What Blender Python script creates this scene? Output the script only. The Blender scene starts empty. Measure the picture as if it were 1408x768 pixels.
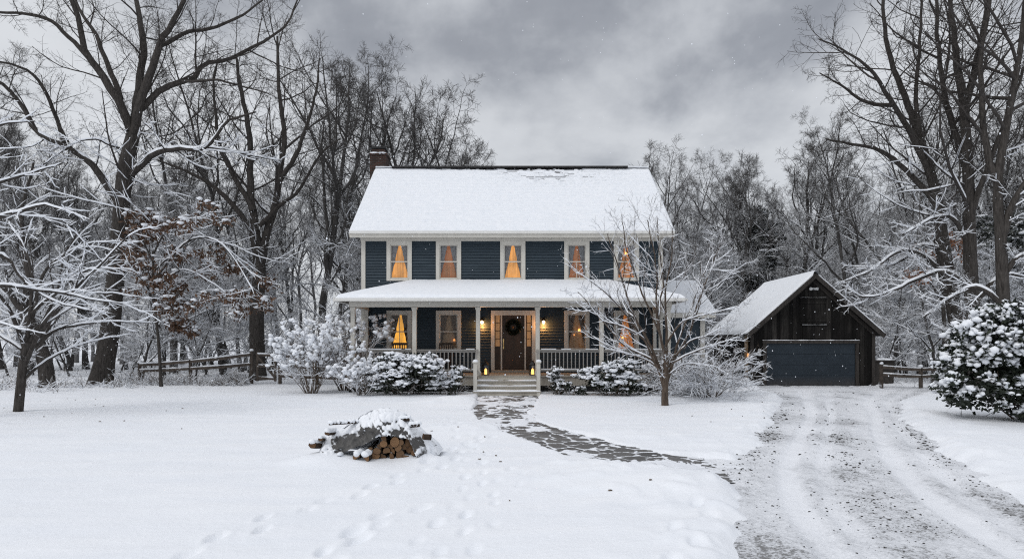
import bpy, bmesh, math, random
import numpy as np
from mathutils import Vector

random.seed(7)
RNG = np.random.default_rng(7)
scene = bpy.context.scene
COL = scene.collection
R = math.radians
EYE, FOC = 1.75, 875.0

def at(px, py, D):
    return np.array([(px - 704.0) / FOC * D, D, EYE - (py - 471.0) / FOC * D])

# ------------------------------------------------------------------ tagging
def tag(o, label=None, cat=None, group=None, kind=None):
    if label: o['label'] = label
    if cat: o['category'] = cat
    if group: o['group'] = group
    if kind: o['kind'] = kind
    return o

def empty(name, loc=(0, 0, 0), rz=0, label=None, cat=None, group=None):
    o = bpy.data.objects.new(name, None)
    COL.objects.link(o)
    o.location = loc
    o.rotation_euler = (0, 0, rz)
    o.empty_display_size = 0.3
    return tag(o, label, cat, group)

def link(name, me, mats, parent=None):
    o = bpy.data.objects.new(name, me)
    COL.objects.link(o)
    for m in (mats if isinstance(mats, (list, tuple)) else [mats]):
        if m.name not in [x.name for x in me.materials if x]:
            me.materials.append(m)
    if parent: o.parent = parent
    return o

def copy_thing(o, parent=None):
    c = o.copy()
    COL.objects.link(c)
    if parent: c.parent = parent
    for ch in list(o.children):
        copy_thing(ch, c)
    return c

# ------------------------------------------------------------------ mesh builders
def np_mesh(name, V, Q, mats, parent=None, smooth=True, mi=None, attr=None):
    V = np.asarray(V, np.float32).reshape(-1, 3)
    Q = np.asarray(Q, np.int32)
    k = Q.shape[1]
    me = bpy.data.meshes.new(name)
    me.vertices.add(len(V)); me.vertices.foreach_set('co', V.ravel())
    me.loops.add(Q.size); me.loops.foreach_set('vertex_index', Q.ravel())
    me.polygons.add(len(Q))
    me.polygons.foreach_set('loop_start', np.arange(0, Q.size, k, dtype=np.int32))
    if smooth: me.polygons.foreach_set('use_smooth', np.ones(len(Q), bool))
    if attr:
        for nm, val in attr.items():
            a = me.attributes.new(nm, 'FLOAT', 'POINT')
            a.data.foreach_set('value', np.asarray(val, np.float32).ravel())
    me.update(calc_edges=True)
    me.validate()
    o = link(name, me, mats, parent)
    if mi is not None:
        me.polygons.foreach_set('material_index', np.asarray(mi, np.int32))
    return o

class MB:
    def __init__(s): s.v, s.f, s.m = [], [], []
    def poly(s, pts, m=0):
        b = len(s.v); s.v += [tuple(p) for p in pts]; s.f.append(tuple(range(b, b + len(pts)))); s.m.append(m); return s
    def box(s, x0, x1, y0, y1, z0, z1, m=0):
        b = len(s.v)
        s.v += [(x0,y0,z0),(x1,y0,z0),(x1,y1,z0),(x0,y1,z0),(x0,y0,z1),(x1,y0,z1),(x1,y1,z1),(x0,y1,z1)]
        for q in ((0,3,2,1),(4,5,6,7),(0,1,5,4),(1,2,6,5),(2,3,7,6),(3,0,4,7)):
            s.f.append(tuple(b + i for i in q)); s.m.append(m)
        return s
    def bar(s, a, c, w, h, m=0, up=(0, 0, 1)):
        a, c = Vector(a), Vector(c); t = (c - a).normalized(); u = Vector(up)
        if abs(t.dot(u)) > .95: u = Vector((0, 1, 0))
        sd = t.cross(u).normalized() * (w / 2); uu = sd.cross(t).normalized() * (h / 2)
        b = len(s.v)
        for p in (a, c):
            for q in (-sd - uu, sd - uu, sd + uu, -sd + uu): s.v.append(tuple(p + q))
        for q in ((0,1,2,3),(7,6,5,4),(0,4,5,1),(1,5,6,2),(2,6,7,3),(3,7,4,0)):
            s.f.append(tuple(b + i for i in q)); s.m.append(m)
        return s
    def cyl(s, a, c, r0, r1=None, n=12, m=0, caps=True, mcap=None):
        r1 = r0 if r1 is None else r1
        a, c = Vector(a), Vector(c); t = (c - a).normalized()
        u = t.orthogonal().normalized(); w = t.cross(u)
        b = len(s.v)
        for p, r in ((a, r0), (c, r1)):
            for i in range(n):
                an = 2 * math.pi * i / n
                s.v.append(tuple(p + (u * math.cos(an) + w * math.sin(an)) * r))
        for i in range(n):
            j = (i + 1) % n
            s.f.append((b + i, b + j, b + n + j, b + n + i)); s.m.append(m)
        if caps:
            mc = m if mcap is None else mcap
            s.f.append(tuple(b + i for i in reversed(range(n)))); s.m.append(mc)
            s.f.append(tuple(b + n + i for i in range(n))); s.m.append(mc)
        return s
    def lathe(s, c, prof, n=16, m=0):
        b = len(s.v)
        for r, z in prof:
            for i in range(n):
                an = 2 * math.pi * i / n
                s.v.append((c[0] + r * math.cos(an), c[1] + r * math.sin(an), c[2] + z))
        for k in range(len(prof) - 1):
            for i in range(n):
                j = (i + 1) % n
                s.f.append((b + k*n + i, b + k*n + j, b + (k+1)*n + j, b + (k+1)*n + i)); s.m.append(m)
        return s
    def build(s, name, mats, parent=None, smooth=False, bevel=0):
        me = bpy.data.meshes.new(name)
        me.from_pydata(s.v, [], s.f); me.update()
        me.polygons.foreach_set('material_index', s.m)
        if smooth: me.polygons.foreach_set('use_smooth', [True] * len(s.f))
        if bevel:
            bm = bmesh.new(); bm.from_mesh(me)
            bmesh.ops.bevel(bm, geom=bm.edges[:], offset=bevel, segments=1, affect='EDGES')
            bm.to_mesh(me); bm.free()
        return link(name, me, mats, parent)

# value noise -------------------------------------------------------------
_T = np.random.default_rng(3).random((256, 256))
def vnoise(x, y):
    xi = np.floor(x).astype(int); yi = np.floor(y).astype(int)
    fx = x - xi; fy = y - yi
    fx = fx*fx*fx*(fx*(fx*6-15)+10); fy = fy*fy*fy*(fy*(fy*6-15)+10)
    a = _T[xi & 255, yi & 255]; b = _T[(xi+1) & 255, yi & 255]
    c = _T[xi & 255, (yi+1) & 255]; d = _T[(xi+1) & 255, (yi+1) & 255]
    return (a*(1-fx)+b*fx)*(1-fy) + (c*(1-fx)+d*fx)*fy
def fbm(x, y, o=4):
    s, a, t = 0, 1., 0
    for i in range(o):
        s = s + a * vnoise(x + 17.3*i, y - 9.1*i); t += a; a *= .5; x = x*2.03; y = y*2.03
    return s / t - .5
def sstep(a, b, x):
    t = np.clip((x - a) / (b - a), 0, 1); return t*t*(3-2*t)

# ------------------------------------------------------------------ materials
class NT:
    def __init__(s, name):
        s.m = bpy.data.materials.new(name); s.m.use_nodes = True
        s.nt = s.m.node_tree; s.nt.nodes.clear()
        s.out = s.nt.nodes.new('ShaderNodeOutputMaterial')
    def n(s, typ, _in=None, **props):
        nd = s.nt.nodes.new('ShaderNode' + typ)
        for k, v in props.items(): setattr(nd, k, v)
        for k, v in (_in or {}).items():
            if isinstance(v, bpy.types.NodeSocket): s.nt.links.new(v, nd.inputs[k])
            else: nd.inputs[k].default_value = v
        return nd
    def math(s, op, a, b=0.0, c=0.0, clamp=False):
        nd = s.n('Math', {0: a, 1: b, 2: c}, operation=op, use_clamp=clamp); return nd.outputs[0]
    def noise(s, vec, scale, detail=4, rough=.55, dist=0.):
        return s.n('TexNoise', {'Vector': vec, 'Scale': scale, 'Detail': detail, 'Roughness': rough, 'Distortion': dist}).outputs['Fac']
    def ramp(s, fac, stops, interp='LINEAR'):
        nd = s.n('ValToRGB', {'Fac': fac}); cr = nd.color_ramp; cr.interpolation = interp
        while len(cr.elements) < len(stops): cr.elements.new(.5)
        for e, (p, c) in zip(cr.elements, stops):
            e.position = p; e.color = (*c, 1) if isinstance(c, tuple) else (c, c, c, 1)
        return nd.outputs['Color']
    def mix(s, f, a, b):
        nd = s.n('Mix', data_type='RGBA')
        for i, v in ((0, f), (6, a), (7, b)):
            if isinstance(v, bpy.types.NodeSocket): s.nt.links.new(v, nd.inputs[i])
            else: nd.inputs[i].default_value = v if i == 0 else (*v, 1)
        return nd.outputs[2]
    def coord(s, which='Object'): return s.n('TexCoord').outputs[which]
    def pos(s): return s.n('NewGeometry').outputs['Position']
    def scalev(s, v, sc): return s.n('Mapping', {'Vector': v, 'Scale': sc}).outputs[0]
    def bump(s, h, st=.3, d=.02, nrm=None):
        i = {'Height': h, 'Strength': st, 'Distance': d}
        if nrm: i['Normal'] = nrm
        return s.n('Bump', i).outputs[0]
    def bsdf(s, col, rough=.8, normal=None, spec=.3, **kw):
        i = {'Base Color': col if isinstance(col, bpy.types.NodeSocket) else (*col, 1), 'Roughness': rough, 'Specular IOR Level': spec}
        i.update(kw)
        if normal: i['Normal'] = normal
        b = s.n('BsdfPrincipled', i); s.nt.links.new(b.outputs[0], s.out.inputs[0]); return s.m

SNOW = (.85, .87, .905)
def m_snow(name='snow', bump=.25, fine=60., big=9.):
    t = NT(name); p = t.pos()
    a = t.noise(p, big, 5, .6); b = t.noise(p, fine, 3, .6)
    col = t.mix(t.ramp(a, [(.3, .0), (.7, 1.)]), (.80, .83, .875), (.88, .895, .925))
    h = t.math('ADD', a, t.math('MULTIPLY', b, .25))
    return t.bsdf(col, .75, t.bump(h, bump, .03), .2)

def m_snowbark(name, c0, c1, thr=.25, lo=4., hi=13., top=.15, sc=6.):
    """bark with snow lying on the upward faces; less snow high in the crown"""
    t = NT(name); g = t.n('NewGeometry'); p = g.outputs['Position']
    nz = t.n('SeparateXYZ', {0: g.outputs['Normal']}).outputs[2]
    z = t.n('SeparateXYZ', {0: p}).outputs[2]
    n1 = t.noise(p, 1.7, 3); n2 = t.noise(p, sc, 4)
    v = t.math('ADD', nz, t.math('MULTIPLY', t.math('SUBTRACT', n1, .5), 1.5))
    v = t.math('ADD', v, t.math('MULTIPLY', t.math('SUBTRACT', n2, .5), .6))
    hz = t.n('MapRange', {'Value': z, 'From Min': lo, 'From Max': hi, 'To Min': 0., 'To Max': 1. - top}).outputs[0]
    v = t.math('SUBTRACT', v, hz)
    f = t.n('MapRange', {'Value': v, 'From Min': thr, 'From Max': thr + .2}, interpolation_type='SMOOTHSTEP').outputs[0]
    bv = t.scalev(p, (9, 9, 1.6))
    bn = t.noise(bv, 2.2, 6, .65)
    bark = t.mix(t.ramp(bn, [(.3, 0.), (.7, 1.)]), c0, c1)
    col = t.mix(f, bark, SNOW)
    return t.bsdf(col, .9, t.bump(bn, .6, .03), .1)

def m_wood(name, c0, c1, grain=(1, 1, 20), rough=.75, bump=.3):
    t = NT(name); p = t.coord()
    n = t.noise(t.scalev(p, grain), 2., 6, .6); n2 = t.noise(p, 1.3, 3)
    f = t.math('ADD', t.math('MULTIPLY', n, .7), t.math('MULTIPLY', n2, .3))
    return t.bsdf(t.mix(t.ramp(f, [(.32, 0.), (.68, 1.)]), c0, c1), rough, t.bump(n, bump, .01), .25)

def m_paint(name, c, var=.12, rough=.55):
    t = NT(name); p = t.pos()
    n = t.noise(p, 2.5, 6, .65); n2 = t.noise(t.scalev(p, (14, 14, 1.2)), 1.5, 4)
    f = t.math('ADD', t.math('MULTIPLY', n, .6), t.math('MULTIPLY', n2, .4))
    lo = tuple(x * (1 - var * 2) for x in c); hi = tuple(min(1, x * (1 + var)) for x in c)
    return t.bsdf(t.mix(t.ramp(f, [(.3, 0.), (.7, 1.)]), lo, hi), rough, t.bump(n2, .08, .01), .3)

def m_emit(name, col, strength, folds=0., base=(.4, .3, .2)):
    t = NT(name); p = t.pos()
    if folds:
        n = t.noise(t.scalev(p, (folds, 1, .35)), 1., 3, .6)
        n2 = t.noise(p, 1.8, 2)
        f = t.ramp(t.math('MULTIPLY', n, t.math('ADD', n2, .5)), [(.3, .22), (.62, 1.)])  # bright and dark streaks of fold shading put into the emission
        c = t.n('Mix', {0: 1.}, data_type='RGBA', blend_type='MULTIPLY')
        t.nt.links.new(f, c.inputs[6]); c.inputs[7].default_value = (*col, 1); c = c.outputs[2]
    else: c = (*col, 1)
    return t.bsdf(base, .9, None, .1, **{'Emission Color': c, 'Emission Strength': strength})

def m_glass(name='window_glass'):
    t = NT(name)
    fr = t.n('Fresnel', {'IOR': 1.45}).outputs[0]
    p = t.pos(); nb = t.bump(t.noise(p, 1.5, 2), .05, .02)
    g = t.n('BsdfGlossy', {'Color': (.9, .93, .95, 1), 'Roughness': .03, 'Normal': nb})
    tr = t.n('BsdfTransparent', {'Color': (.93, .95, .95, 1)})
    ms = t.n('MixShader', {0: t.math('MULTIPLY', fr, .8), 1: tr.outputs[0], 2: g.outputs[0]})
    t.nt.links.new(ms.outputs[0], t.out.inputs[0]); return t.m

M = {}
M['snow'] = m_snow()
M['roof_snow'] = m_snow('roof_snow', .15, 40, 5)
def m_course():
    t = NT('snow_over_shingles'); p = t.pos(); a = t.noise(p, 5., 5, .6); b = t.noise(t.scalev(p, (1.2, 6, 6)), 3., 4, .6)
    z = t.n('SeparateXYZ', {0: p}).outputs[2]
    saw = t.math('FRACT', t.math('MULTIPLY', z, 1 / .0925))
    h = t.math('ADD', t.math('MULTIPLY', saw, t.math('MULTIPLY', b, 1.5)), t.math('MULTIPLY', a, .5))
    col = t.mix(t.ramp(a, [(.3, 0.), (.7, 1.)]), (.79, .82, .865), (.87, .885, .915))
    return t.bsdf(col, .75, t.bump(h, .5, .03), .2)
M['course_snow'] = m_course()
def m_lawn():
    t = NT('lawn_snow'); p = t.pos()
    a = t.noise(t.scalev(p, (.35, 1.5, 1)), 1.2, 5, .6); b = t.noise(p, 16., 4, .65); c = t.noise(p, 90., 2)
    col = t.mix(t.ramp(a, [(.3, 0.), (.7, 1.)]), (.83, .855, .90), (.885, .90, .93))
    h = t.math('ADD', t.math('MULTIPLY', b, .6), t.math('MULTIPLY', c, .2))
    h = t.math('ADD', h, t.math('MULTIPLY', a, 1.2))
    return t.bsdf(col, .7, t.bump(h, .35, .05), .25)
M['lawn'] = m_lawn()

def m_siding():
    t = NT('navy_clapboard'); p = t.pos()
    n = t.noise(t.scalev(p, (.5, 1, 9)), 2.2, 6, .7); n2 = t.noise(p, .8, 3); n3 = t.noise(t.scalev(p, (2.5, 1, 9)), 4., 5, .7)
    col = t.mix(t.ramp(n, [(.3, 0.), (.7, 1.)]), (.021, .034, .045), (.046, .066, .084))
    col = t.mix(t.ramp(n2, [(.35, 0.), (.75, .55)]), col, (.024, .034, .044))
    col = t.mix(t.ramp(n3, [(.62, 0.), (.80, .45)]), col, (.085, .088, .088))
    return t.bsdf(col, .6, t.bump(n3, .15, .01), .3)
M['siding'] = m_siding()
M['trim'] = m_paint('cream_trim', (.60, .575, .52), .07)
M['white_trim'] = m_paint('white_trim', (.74, .73, .70), .06)
M['porch_wood'] = m_wood('porch_boards', (.26, .235, .20), (.40, .37, .32), (14, 1, 1))
M['step_wood'] = m_wood('step_boards', (.34, .31, .26), (.50, .47, .41), (1, 8, 8))
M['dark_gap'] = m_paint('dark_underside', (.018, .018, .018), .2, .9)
M['glass'] = m_glass()
M['door'] = m_wood('dark_door_wood', (.030, .019, .013), (.075, .047, .031), (12, 12, 1), .45)
M['brass'] = NT('brass').bsdf((.55, .38, .16), .35, None, .5, Metallic=1.)
M['black_metal'] = m_paint('black_metal', (.015, .015, .016), .2, .5)
M['sheer'] = None
def m_cloth(name, c, transl=.03):
    t = NT(name)
    p = t.pos(); n = t.noise(t.scalev(p, (30, 1, .6)), 1., 3)
    col = t.mix(n, tuple(x * .75 for x in c), c)
    d = t.n('BsdfDiffuse', {'Color': col}); tr = t.n('BsdfTranslucent', {'Color': col})
    ms = t.n('MixShader', {0: transl, 1: d.outputs[0], 2: tr.outputs[0]})
    t.nt.links.new(ms.outputs[0], t.out.inputs[0]); return t.m
M['sheer'] = m_cloth('sheer_curtain', (.42, .415, .43))
M['sheer_warm'] = m_cloth('warm_sheer_curtain', (.20, .13, .09))
M['sheer_dark'] = m_cloth('dusky_sheer_curtain', (.16, .135, .12))
M['glow'] = m_emit('glowing_drape', (1., .41, .085), .85, 26)
M['glow_soft'] = m_emit('soft_glowing_drape', (1., .30, .045), .45, 26)
M['glow_dim'] = m_emit('dim_drape', (.9, .22, .05), .24, 26)
M['glow_bright'] = m_emit('bright_lit_room', (1., .46, .06), 1.2, 3)
M['room_dim'] = m_emit('dim_lit_room', (1., .36, .08), .07, 3)
M['room_dark'] = m_emit('dark_room', (1., .40, .12), .018, 3)
M['amber'] = m_emit('amber_sidelight', (1., .42, .12), .22, 20)
M['lamp'] = m_emit('lit_bulb', (1., .66, .30), 9.)
M['candle'] = m_emit('candle_glow', (1., .45, .10), 3.2)
M['candle_dim'] = m_emit('small_lamp_glow', (1., .38, .10), 1.0)

def m_brick():
    t = NT('chimney_brick'); p = t.pos()
    v = t.n('CombineXYZ', {0: t.math('ADD', t.n('SeparateXYZ', {0: p}).outputs[0], t.n('SeparateXYZ', {0: p}).outputs[1]), 1: t.n('SeparateXYZ', {0: p}).outputs[2]}).outputs[0]
    b = t.n('TexBrick', {'Vector': v, 'Color1': (.085, .042, .032, 1), 'Color2': (.045, .029, .025, 1), 'Mortar': (.075, .07, .066, 1), 'Scale': 1., 'Mortar Size': .012, 'Brick Width': .22, 'Row Height': .075})
    n = t.noise(p, 3, 5)
    col = t.mix(t.ramp(n, [(.35, 0.), (.7, .7)]), b.outputs[0], (.035, .028, .026))
    return t.bsdf(col, .9, t.bump(b.outputs[1], .5, -.01), .1)
M['brick'] = m_brick()
def m_shingle():
    t = NT('asphalt_shingle'); p = t.pos(); n = t.noise(p, 25, 4); n2 = t.noise(t.scalev(p, (5, 1, 1)), 3, 2)
    return t.bsdf(t.mix(t.ramp(t.math('MULTIPLY', n, n2), [(.1, 0.), (.4, 1.)]), (.022, .022, .024), (.075, .072, .07)), .95, t.bump(n, .4, .01), .1)
M['shingle'] = m_shingle()
def m_barn():
    t = NT('weathered_barn_board'); p = t.pos()
    s = t.n('SeparateXYZ', {0: p})
    u = t.math('ADD', s.outputs[0], s.outputs[1])
    cell = t.math('FLOOR', t.math('MULTIPLY', u, 1 / .19))
    wn = t.n('TexWhiteNoise', {'W': cell}, noise_dimensions='1D').outputs[0]
    n = t.noise(t.scalev(p, (16, 16, 1.1)), 1.4, 7, .7); n2 = t.noise(p, .9, 4)
    f = t.math('ADD', t.math('MULTIPLY', n, .5), t.math('ADD', t.math('MULTIPLY', wn, .28), t.math('MULTIPLY', n2, .3)))
    col = t.ramp(f, [(.30, (.006, .0057, .0055)), (.55, (.014, .013, .0125)), (.70, (.040, .037, .034)), (.88, (.12, .11, .10))])
    return t.bsdf(col, .9, t.bump(n, .5, .015), .1)
M['barn'] = m_barn()
M['barn_trim'] = m_wood('dark_barn_trim', (.018, .016, .015), (.068, .060, .054), (10, 10, 1), .85)
def m_gdoor():
    t = NT('navy_garage_door'); p = t.pos(); n = t.noise(p, 2.2, 6, .7); n2 = t.noise(t.scalev(p, (9, 9, 1)), 2, 4)
    z = t.n('SeparateXYZ', {0: p}).outputs[2]
    low = t.n('MapRange', {'Value': z, 'From Min': -.1, 'From Max': .25, 'To Min': 1., 'To Max': 0.}).outputs[0]
    col = t.mix(t.ramp(n, [(.3, 0.), (.7, 1.)]), (.014, .022, .031), (.025, .036, .048))
    col = t.mix(t.math('MULTIPLY', t.math('MULTIPLY', low, n2), .9), col, (.07, .06, .055))
    return t.bsdf(col, .55, t.bump(n2, .1, .01), .3)
M['gdoor'] = m_gdoor()
M['rail'] = m_wood('weathered_fence_wood', (.045, .036, .030), (.12, .10, .085), (3, 3, 3), .9)

M['bark'] = m_snowbark('oak_bark', (.022, .0195, .018), (.090, .081, .074), .55, 4, 12, .15)
M['twig'] = m_snowbark('oak_twig', (.034, .030, .028), (.085, .077, .072), .22, 3.5, 11.5, .05)
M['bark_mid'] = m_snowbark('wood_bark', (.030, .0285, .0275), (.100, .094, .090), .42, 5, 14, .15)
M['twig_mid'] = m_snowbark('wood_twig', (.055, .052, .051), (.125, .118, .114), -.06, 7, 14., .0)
M['bark_far'] = m_snowbark('far_bark', (.095, .093, .093), (.19, .185, .185), .40, 6, 16, .2)  # paler and greyer: distance haze put into the bark colour
M['twig_far'] = m_snowbark('far_twig', (.13, .127, .127), (.22, .214, .214), -.20, 7, 15, .1)  # twig colour lightened for distance haze as well
M['bark_brown'] = m_snowbark('brown_bark', (.045, .034, .027), (.135, .104, .082), .45, 20, 40, .2)
M['twig_brown'] = m_snowbark('brown_twig', (.040, .031, .026), (.10, .078, .064), .05, 20, 40, .2)
M['stem'] = m_snowbark('shrub_stem', (.055, .040, .030), (.15, .115, .085), .2, 20, 40, .2)

def m_leaf(name, c0, c1, thr=2.):
    t = NT(name); g = t.n('NewGeometry'); p = g.outputs['Position']
    n = t.noise(p, 7., 3); nz = t.math('ABSOLUTE', t.n('SeparateXYZ', {0: g.outputs['Normal']}).outputs[2])
    col = t.mix(t.ramp(n, [(.3, 0.), (.7, 1.)]), c0, c1)
    v = t.math('ADD', nz, t.math('MULTIPLY', t.math('SUBTRACT', n, .5), 1.2))
    f = t.n('MapRange', {'Value': v, 'From Min': thr, 'From Max': thr + .15}).outputs[0]
    return t.bsdf(t.mix(f, col, SNOW), .55, None, .35)
M['evergreen'] = m_leaf('evergreen_leaf', (.011, .016, .011), (.030, .038, .024), 1.05)
M['evergreen_snowy'] = m_leaf('snowy_evergreen_leaf', (.016, .024, .015), (.045, .052, .036), .80)
M['oak_leaf'] = m_leaf('dead_oak_leaf', (.055, .031, .020), (.15, .082, .046), 1.1)
M['rust_leaf'] = m_leaf('rust_leaf', (.12, .040, .012), (.30, .11, .03), 1.2)
M['dry_leaf'] = m_leaf('dry_brown_leaf', (.06, .04, .026), (.17, .12, .08), .9)
M['needle'] = m_leaf('pine_needle', (.030, .036, .032), (.065, .07, .062), .70)

# ------------------------------------------------------------------ world and light
W = bpy.data.worlds.new('World'); scene.world = W; W.use_nodes = True
wt = W.node_tree; wt.nodes.clear()
class WN(NT):
    def __init__(s): s.nt = wt; s.out = wt.nodes.new('ShaderNodeOutputWorld')
w = WN()
SUN_EL, SUN_AZ = R(44), R(232)     # azimuth measured from +Y towards +X: behind the camera, a little to the left
sky = w.n('TexSky', sky_type='NISHITA', sun_disc=False, sun_elevation=SUN_EL, sun_rotation=SUN_AZ)
dirv = w.coord('Generated')
sp = w.n('SeparateXYZ', {0: dirv})
zz = w.math('MAXIMUM', sp.outputs[2], 0.)
den = w.math('ADD', zz, .42)
cv = w.n('CombineXYZ', {0: w.math('DIVIDE', sp.outputs[0], den), 1: w.math('DIVIDE', sp.outputs[1], den), 2: 3.7}).outputs[0]
n1 = w.noise(cv, 2.6, 8, .54, .12)
n2 = w.noise(cv, .9, 3, .5, .05)
def blob(px, py, sharp):
    v = Vector(((px - 704) / FOC, 1, -(py - 471) / FOC)).normalized()
    d = w.n('VectorMath', {0: dirv, 1: tuple(v)}, operation='DOT_PRODUCT').outputs['Value']
    return w.math('POWER', w.math('MAXIMUM', d, 0.), sharp)
cl = w.math('ADD', w.math('MULTIPLY', w.math('SUBTRACT', n1, .5), 1.75), w.math('MULTIPLY', w.math('SUBTRACT', n2, .5), .4))
cl = w.math('ADD', cl, .56)
cl = w.math('SUBTRACT', cl, w.math('MULTIPLY', blob(930, 0, 22.), .36))
lowb = w.n('MapRange', {'Value': zz, 'From Min': .16, 'From Max': .40, 'To Min': .24, 'To Max': 0.}, interpolation_type='SMOOTHSTEP').outputs[0]
cl = w.math('ADD', cl, lowb)
cl = w.math('ADD', cl, w.math('MULTIPLY', blob(80, 160, 10.), .17))
cl = w.math('ADD', cl, w.math('MULTIPLY', blob(940, 150, 160.), .16))
ccol = w.ramp(cl, [(.10, (.25, .265, .30)), (.34, (.36, .378, .415)), (.50, (.53, .55, .585)), (.66, (.66, .68, .71)), (.90, (.76, .78, .81))])
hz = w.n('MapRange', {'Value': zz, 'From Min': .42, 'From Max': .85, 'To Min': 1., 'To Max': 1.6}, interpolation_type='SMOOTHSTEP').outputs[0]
bg1 = w.n('Background', {'Color': sky.outputs[0], 'Strength': .08})
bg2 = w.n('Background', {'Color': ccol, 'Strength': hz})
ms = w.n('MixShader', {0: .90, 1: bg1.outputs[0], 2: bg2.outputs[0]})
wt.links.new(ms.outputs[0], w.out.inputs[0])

sd = bpy.data.lights.new('overcast_sun', 'SUN'); sd.energy = .9; sd.angle = R(25); sd.color = (1., .97, .93)
so = bpy.data.objects.new('overcast_sun', sd); COL.objects.link(so)
sdir = Vector((math.sin(SUN_AZ) * math.cos(SUN_EL), math.cos(SUN_AZ) * math.cos(SUN_EL), math.sin(SUN_EL)))
so.rotation_euler = (-sdir).to_track_quat('-Z', 'Y').to_euler(); so.location = (-10, -20, 40)

cam = bpy.data.cameras.new('camera'); co = bpy.data.objects.new('camera', cam); COL.objects.link(co)
cam.sensor_width = 36; cam.lens = 36 * FOC / 1408; cam.shift_y = 87 / 1408; cam.clip_end = 3000
co.location = (0, 0, EYE); co.rotation_euler = (R(90), 0, 0); scene.camera = co

scene.view_settings.view_transform = 'Standard'; scene.view_settings.look = 'None'
scene.view_settings.exposure = 0; scene.view_settings.gamma = 1
scene.cycles.max_bounces = 5; scene.cycles.diffuse_bounces = 3; scene.cycles.glossy_bounces = 2
scene.cycles.transmission_bounces = 2; scene.cycles.transparent_max_bounces = 8
scene.cycles.use_denoising = False; scene.cycles.filter_width = 1.15; scene.cycles.caustics_reflective = False; scene.cycles.caustics_refractive = False
scene.cycles.sample_clamp_indirect = 4

# ------------------------------------------------------------------ ground
DY = np.array([2., 3.7, 5.3, 6.9, 9.3, 12.2, 15.9, 20., 26., 29., 40.])
DL = np.array([.9, 1.25, 1.76, 2.22, 3.15, 4.69, 6.5, 8.3, 9.9, 10.9, 11.])
EY = np.array([2., 3.7, 5.5, 7.2, 9.9, 13.2, 19.4, 24.6, 27.5, 29., 40.])
ER = np.array([4.7, 5.0, 5.3, 5.8, 6.95, 8.45, 11.9, 16.6, 18.2, 16.6, 16.])
PC = np.array([[-.1, 21.2], [-.15, 19.6], [-.22, 17.8], [-.26, 15.6], [.2, 13.3], [.83, 11.8], [1.42, 10.3], [2.1, 9.42], [2.85, 9.2], [3.35, 9.1]])
PW = np.array([1.06, 1.0, .84, .68, .62, .64, .68, .80, .85, .60])
def resample(P, W, n):
    P = np.asarray(P, float); W = np.asarray(W, float)
    d = np.r_[0, np.cumsum(np.linalg.norm(np.diff(P, axis=0), axis=1))]; d /= d[-1]
    E = np.vstack([2 * P[0] - P[1], P, 2 * P[-1] - P[-2]])
    t = np.linspace(0, 1, n); i = np.clip(np.searchsorted(d, t, 'right') - 1, 0, len(P) - 2)
    u = ((t - d[i]) / (d[i + 1] - d[i]))[:, None]
    p0, p1, p2, p3 = E[i], E[i + 1], E[i + 2], E[i + 3]
    Q = .5 * (2*p1 + (p2-p0)*u + (2*p0-5*p1+4*p2-p3)*u*u + (3*p1-p0-3*p2+p3)*u**3)
    return Q, np.interp(t, d, W)
PCs, PWs = resample(PC, PW, 90)
def path_sd(x, y):
    """signed distance to the walkway's edge, negative inside"""
    out = np.full(x.shape, 9.)
    m = (y > 7.5) & (y < 22.5) & (x > -3) & (x < 6)
    xx, yy = x[m], y[m]; best = np.full(xx.shape, 9.)
    for (a, b), wd in zip(PCs, PWs): best = np.minimum(best, np.hypot(xx - a, yy - b) - wd)
    out[m] = best; return out
def drive_sd(x, y):
    l = np.interp(y, DY, DL); r = np.interp(y, EY, ER)
    d = np.maximum(l - x, x - r) * .75
    return np.where(y > 29.2, np.maximum(d, (y - 29.2)), d)
FEET = []
def trail(pts, step=.36, side=.10, depth=.055, jit=.06, size=1.):
    P = np.array(pts, float); d = np.r_[0, np.cumsum(np.linalg.norm(np.diff(P, axis=0), axis=1))]
    s, k = 0., 0
    while s < d[-1]:
        x = np.interp(s, d, P[:, 0]); y = np.interp(s, d, P[:, 1])
        x2 = np.interp(s + .1, d, P[:, 0]); y2 = np.interp(s + .1, d, P[:, 1])
        tx, ty = x2 - x, y2 - y; L = math.hypot(tx, ty) or 1; tx /= L; ty /= L
        sg = side if k % 2 else -side
        FEET.append((x - ty * sg + random.uniform(-jit, jit), y + tx * sg + random.uniform(-jit, jit), tx, ty, depth * random.uniform(.5, 1.2), size * random.uniform(.8, 1.15)))
        s += step * random.uniform(.8, 1.2); k += 1
def gp(px, py): p = at(px, py, FOC * EYE / (py - 471)); return (p[0], p[1])
trail([gp(150, 800), gp(300, 742), gp(400, 700), gp(480, 683), gp(560, 650), gp(625, 622)], .40, .05, .045, .08, .8)
trail([gp(455, 768), gp(470, 745), gp(540, 705), gp(585, 690)], .3, .08, .045)
trail([gp(575, 790), gp(610, 735), gp(640, 680), gp(655, 630), gp(640, 600), gp(610, 575)], .33, .12, .034, .09, .8)
trail([gp(610, 800), gp(650, 720), gp(690, 670), gp(720, 640)], .36, .12, .03, .09, .75)
trail([gp(950, 800), gp(952, 730), gp(968, 690)], .5, .10, .05)
trail([gp(600, 640), gp(640, 612), gp(672, 600)], .3, .12, .05)
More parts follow.
